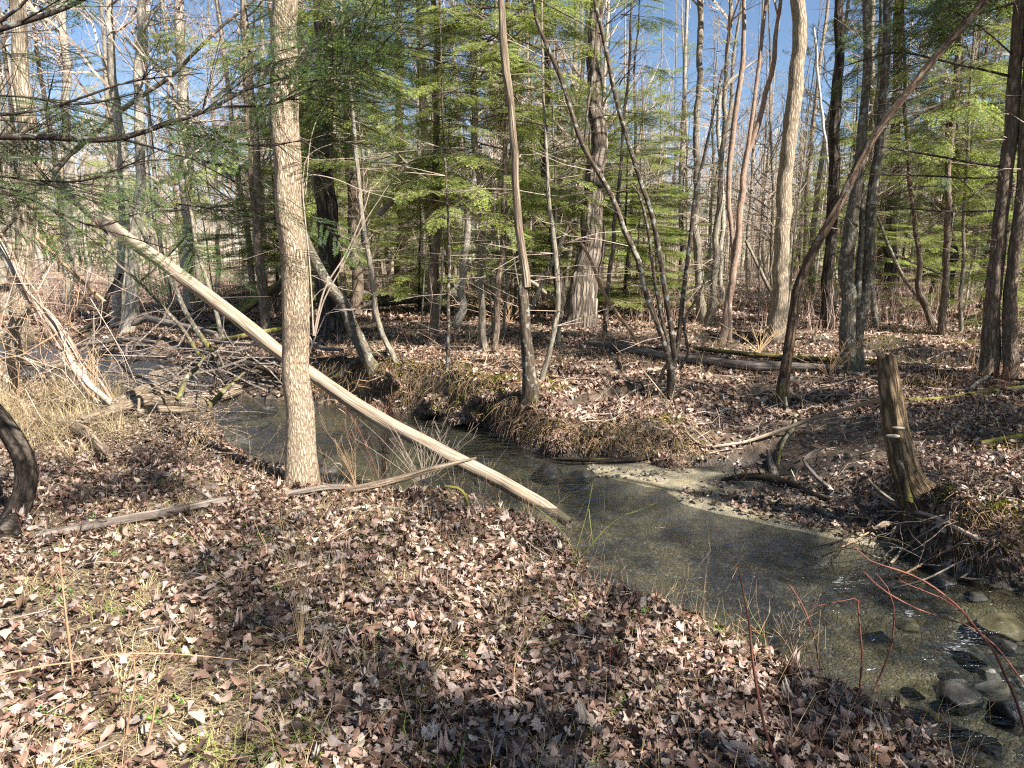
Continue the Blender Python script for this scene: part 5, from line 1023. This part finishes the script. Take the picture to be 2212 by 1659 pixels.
# ------------------------------------------------------------------ hemlock whose limbs hang into the picture at the upper left
tb = np.array([-5.2, 3.0, hz(-5.2, 3.0)]); ht = empty('big_hemlock', tb, 'dark hemlock limbs with green sprays hanging in from the left edge', 'tree')
mb = MB(); tube(mb, [tb-[0, 0, .2], tb+[0, 0, 3], tb+[.1, 0, 8]], [.2, .17, .1], 14, .15, .08, .2, flare=.3); mb.build('trunk', M['hem'], ht, off=tb)
def limb(pts, wd, Ys, fr, dens=7, sc=(.28, .5), start=0., root=ht, mat='darktwig', needle='needledark'):
    w3 = [P(u, v, y) for (u, v), y in zip(pts, Ys)]; rr = [pxr(a, q) for a, q in zip(wd, w3)]; mb = MB(); p, r = tube(mb, w3, rr, 9, .05, .10, .5); n = len(p); t = nrm(np.gradient(p, axis=0))
    Ls = np.linalg.norm(np.diff(p, axis=0), axis=1).sum(); R_ = np.random.default_rng(int(abs(pts[0][1])+pts[-1][0])); k = R_.integers(int(n*start), n, int(Ls*dens*fr))
    if len(k):
        sd = np.where(R_.random(len(k)) < .5, -1, 1)[:, None]; side = nrm(np.cross(t[k], [0, 0, 1.])); fw = nrm(t[k]*(.4+.6*R_.random(len(k)))[:, None]+side*sd*(.6+.6*R_.random(len(k)))[:, None]+R_.normal(size=(len(k), 3))*.25+np.array([0, 0, -.12]))
        L1 = .15+.35*R_.random(len(k)); tip = p[k]+fw*L1[:, None]; segs(mb, p[k], tip, np.minimum(.004, r[k]), .002, 0)
        put_fronds(mb, tip, fw, np.array([0, 0, 1.])+R_.normal(size=fw.shape)*.3, sc[0]+(sc[1]-sc[0])*R_.random(len(k)), FR_near, .004, (0, 1))
        m = R_.random(len(k)) < .6; q = p[k]+fw*(L1*.5)[:, None]; put_fronds(mb, q[m], nrm(fw[m]+R_.normal(size=fw[m].shape)*.7), np.array([0, 0, 1.])+R_.normal(size=fw[m].shape)*.3, np.full(m.sum(), sc[0]), FR_near, .004, (0, 1))
    # bare side twigs
    k = R_.integers(0, n, int(Ls*14)); d = nrm(R_.normal(size=(len(k), 3))+t[k]); L = .08+.3*R_.random(len(k)); e = p[k]+d*L[:, None]; segs(mb, p[k], e, .0022, .0014, 0); f = e+nrm(d+R_.normal(size=d.shape)*.5)*(L*.7)[:, None]; segs(mb, e, f, .0014, .0007, 0)
    return mb.build('branch', [M[mat], M[needle]], root, smooth=True, off=root.location)
limb([(-420,300),(-200,290),(0,296),(101,296),(202,302),(269,296),(353,269),(437,242),(504,208),(571,168),(598,111)], [22,18,14,14,13,12,11,9,7,5,3], [3.1,3.1,3.1,3.1,3.15,3.2,3.25,3.3,3.35,3.4,3.45], .55)
limb([(437,242),(480,230),(571,228),(655,200),(741,124),(788,17)], [6,5,5,4,3,2], [3.3,3.3,3.35,3.4,3.45,3.5], 2.4, sc=(.3,.5), start=.35)
limb([(353,272),(410,290),(470,302),(571,316),(655,302)], [5,4,4,3,2], [3.25,3.25,3.3,3.3,3.35], .5)
limb([(269,302),(330,318),(386,336),(470,355),(538,373)], [5,4,4,3,2], [3.2,3.2,3.2,3.2,3.2], .8, sc=(.25,.4))
limb([(-300,265),(-120,262),(0,249),(101,235),(202,202),(286,175),(437,158)], [9,8,7,6,5,4,2], [3.3,3.3,3.3,3.35,3.4,3.45,3.5], 1.1)
limb([(-300,160),(-100,110),(0,62),(84,37),(178,0),(260,-60)], [16,14,12,11,9,8], [2.9,2.9,2.9,2.95,3.,3.], .25)
limb([(-120,110),(0,46),(42,15),(80,-30)], [8,7,6,5], [3.,3.,3.,3.], .3)
limb([(-300,380),(-100,400),(0,417),(67,430),(151,470),(218,489),(302,460),(403,454)], [8,7,6,5,5,4,3,2], [3.2,3.2,3.2,3.2,3.2,3.2,3.2,3.2], 1.1, sc=(.22,.4))
limb([(-300,350),(-60,372),(60,388),(180,390),(300,350),(400,345)], [6,5,4,4,3,2], [3.5,3.5,3.5,3.5,3.5,3.5], 1.3, sc=(.3,.45))
limb([(-300,200),(-60,205),(60,210),(180,225),(300,200)], [6,5,4,4,3], [3.6,3.6,3.6,3.6,3.6], 1.0)
limb([(788,17),(700,90),(690,130)], [2,3,3], [3.5,3.5,3.5], 4, sc=(.3,.5))
limb([(741,124),(790,130),(830,90),(860,40)], [3,3,2,1.5], [3.5,3.5,3.5,3.5], 3, sc=(.3,.45))
limb([(380,440),(450,450),(500,460),(545,480)], [3,3,2,1.5], [3.4,3.4,3.4,3.4], 1.5, sc=(.2,.32))

# unseen hemlocks added to shade the stream, the right bank and the foreground
for k, (x, y, cz, s) in enumerate(((6.4, 4.9, 1.2, .58), (3.9, .9, 1.2, .40), (6.2, 2.2, 1.4, .52), (8.6, 5.6, 1.6, .62), (9.5, 3.0, 1.6, .5), (12.5, 8.0, 1.5, .7), (14.5, 11.0, 1.5, .7), (5.0, -1.6, 2.6, .48), (7.8, 7.6, 1.2, .40))):
    z = hz(x, y); o = empty('hemlock_tree', (x, y, z), 'unseen hemlock added for shade to the right of the stream', 'tree', 'unseen hemlocks added for shade')
    t = bpy.data.objects.new('trunk', TK['hem'][k % 3]); col.objects.link(t); t.parent = o; t.scale = (.6, .6, s); crown_on(o, HC[k % 4], cz, s=s)
# extra thin understory stems
random.seed(12)
for k in range(60):
    y = random.uniform(11.5, 30); u = random.uniform(-60, 2260); x = (u-CU)/FPX*y
    if hz(x, y) < -.08 or hides(x, y): continue
    z = hz(x, y); sec = sector(u); o = empty('sapling', (x, y, z), 'thin understory sapling '+sec, 'sapling', 'thin saplings '+sec)
    t = bpy.data.objects.new('trunk', TK['bare'][k % 4]); col.objects.link(t); t.parent = o; q = random.uniform(.12, .26); t.scale = (q, q, random.uniform(.25, .6)); o.rotation_euler = (random.gauss(0, .12), random.gauss(0, .16), random.random()*6)
    crown_on(o, random.choice(BL), random.uniform(1.2, 3), s=.35, sz=.5)
# dry stalks poking up all over the near bank, thickest along its lip
def stalks(n, y0, y1, seed, L0, r0, mat, um=(-200, 2250), lip=False, side=True):
    x, y, r = zone(n, y0, y1, seed, 1., um); Hx = Hfull(x, y); m = (Hx[0] > WZ+.05)
    if side: m &= Hx[4]
    if lip: m &= r.random(n) < np.exp(-Hx[3]/.25)
    else: m &= fbm(x*1.3, y*1.3, seed, 3) > -.05
    p = np.stack([x, y, Hx[0]-.01], 1)[m]; n = len(p); d = nrm(np.stack([r.normal(size=n)*.5, r.normal(size=n)*.5, np.ones(n)], 1)); L = L0*(.3+r.random(n)); R_ = r0*(.5+.8*r.random(n)); mb = MB()
    for k in range(4):
        q = p+d*(L/4)[:, None]; segs(mb, p, q, R_*(1-.2*k), R_*(1-.2*(k+1))); b = r.random(n) < .5; e = nrm(d+r.normal(size=d.shape)*.6); segs(mb, q[b], (q+e*(L*.25)[:, None])[b], R_[b]*.5, R_[b]*.25); p = q; d = nrm(d+r.normal(size=d.shape)*.2)
    tag(mb.build('dry_stalks', M[mat], smooth=False), kind='stuff')
stalks(1500, 1.6, 7.5, 701, .26, .0012, 'strawstem'); stalks(700, 1.6, 7.5, 702, .3, .0012, 'redcane'); stalks(3500, 2., 7.5, 703, .35, .0012, 'tancane', lip=True); stalks(1500, 2., 7.5, 704, .35, .0012, 'twig', lip=True)
stalks(1200, 4.2, 9.5, 705, .25, .0018, 'strawstem', (1150, 2300), side=False); stalks(1200, 8, 16, 706, .4, .0025, 'tancane', (600, 2300), side=False)
# rootlets and dead grass hanging over the cut bank
def hanging(n, seed, pts, L0, mat, r0):
    r = np.random.default_rng(seed); L = np.array([hit(u, v) for u, v in pts]); t = r.random(n)*(len(L)-1); k = t.astype(int); f = (t-k)[:, None]; p = L[k]*(1-f)+L[k+1]*f; p = p+r.normal(size=p.shape)*np.array([.12, .15, 0]); p[:, 2] = H(p[:, 0], p[:, 1])+.01
    m = p[:, 2] > WZ+.1; p = p[m]; n = len(p); d = nrm(np.stack([r.normal(size=n)*.7, -.9+.5*r.normal(size=n), .25+.4*r.normal(size=n)], 1)); Ls = L0*(.3+r.random(n)); mb = MB(); R_ = r0*(.5+r.random(n))
    for j in range(5):
        q = p+d*(Ls/5)[:, None]; q[:, 2] = np.maximum(q[:, 2], WZ+.01); segs(mb, p, q, R_*(1-.15*j), R_*(1-.15*(j+1))); p = q; d = nrm(d+np.array([0, -.05, -.55])+r.normal(size=(n, 3))*.25)
    tag(mb.build('hanging_rootlets', M[mat], smooth=False), kind='stuff')
farlip = [(700,800),(790,815),(860,820),(950,835),(1040,845),(1110,860),(1135,900),(1180,935),(1260,960),(1340,965),(1430,960),(1500,985)]
hanging(1500, 801, farlip, .35, 'tancane', .0028); hanging(900, 802, farlip, .4, 'darklog', .004); hanging(700, 803, farlip, .3, 'mossbark', .003)
hanging(500, 804, [(1800,1040),(1880,1080),(1960,1120),(2040,1160),(2110,1200),(2200,1230)], .3, 'tancane', .002); hanging(400, 805, [(1800,1040),(1880,1080),(1960,1120),(2040,1160),(2110,1200),(2200,1230)], .3, 'darklog', .003)
cane('dead_vine', 'pale arching dead vine stems beside the pale foreground tree', 'vine', 'twig', [([(802,403),(781,470),(746,551),(702,625),(676,725)], 5), ([(840,400),(786,484),(740,575),(700,650),(680,725)], 4), ([(788,304),(714,312),(667,336),(657,370),(655,420),(668,560),(678,725)], 3.5), ([(855,430),(788,413),(721,386),(664,380),(655,420)], 3), ([(740,40),(715,75),(665,95),(640,130)], 4), ([(742,180),(700,230),(672,300),(660,420)], 2.6), ([(720,610),(680,640),(660,700),(672,735)], 2.6)], 5.6)
# low feathery young hemlocks filling the middle distance
random.seed(21)
for k in range(20):
    u = random.choice([random.uniform(480, 620), random.uniform(620, 1400), random.uniform(620, 1480), random.uniform(1560, 2200)]); y = random.uniform(17, 34); x = (u-CU)/FPX*y; z = hz(x, y)
    if z < -.08 or hides(x, y): continue
    sec = sector(u); o = empty('young_hemlock', (x, y, z), 'low feathery young hemlock '+sec, 'tree', 'young hemlocks '+sec)
    t = bpy.data.objects.new('trunk', TK['hem'][k % 3]); col.objects.link(t); t.parent = o; q = random.uniform(.25, .45); h = random.uniform(.35, .55); t.scale = (q, q, h*.9)
    crown_on(o, HC[k % 4], .4, s=random.uniform(.7, 1.1), sz=h)
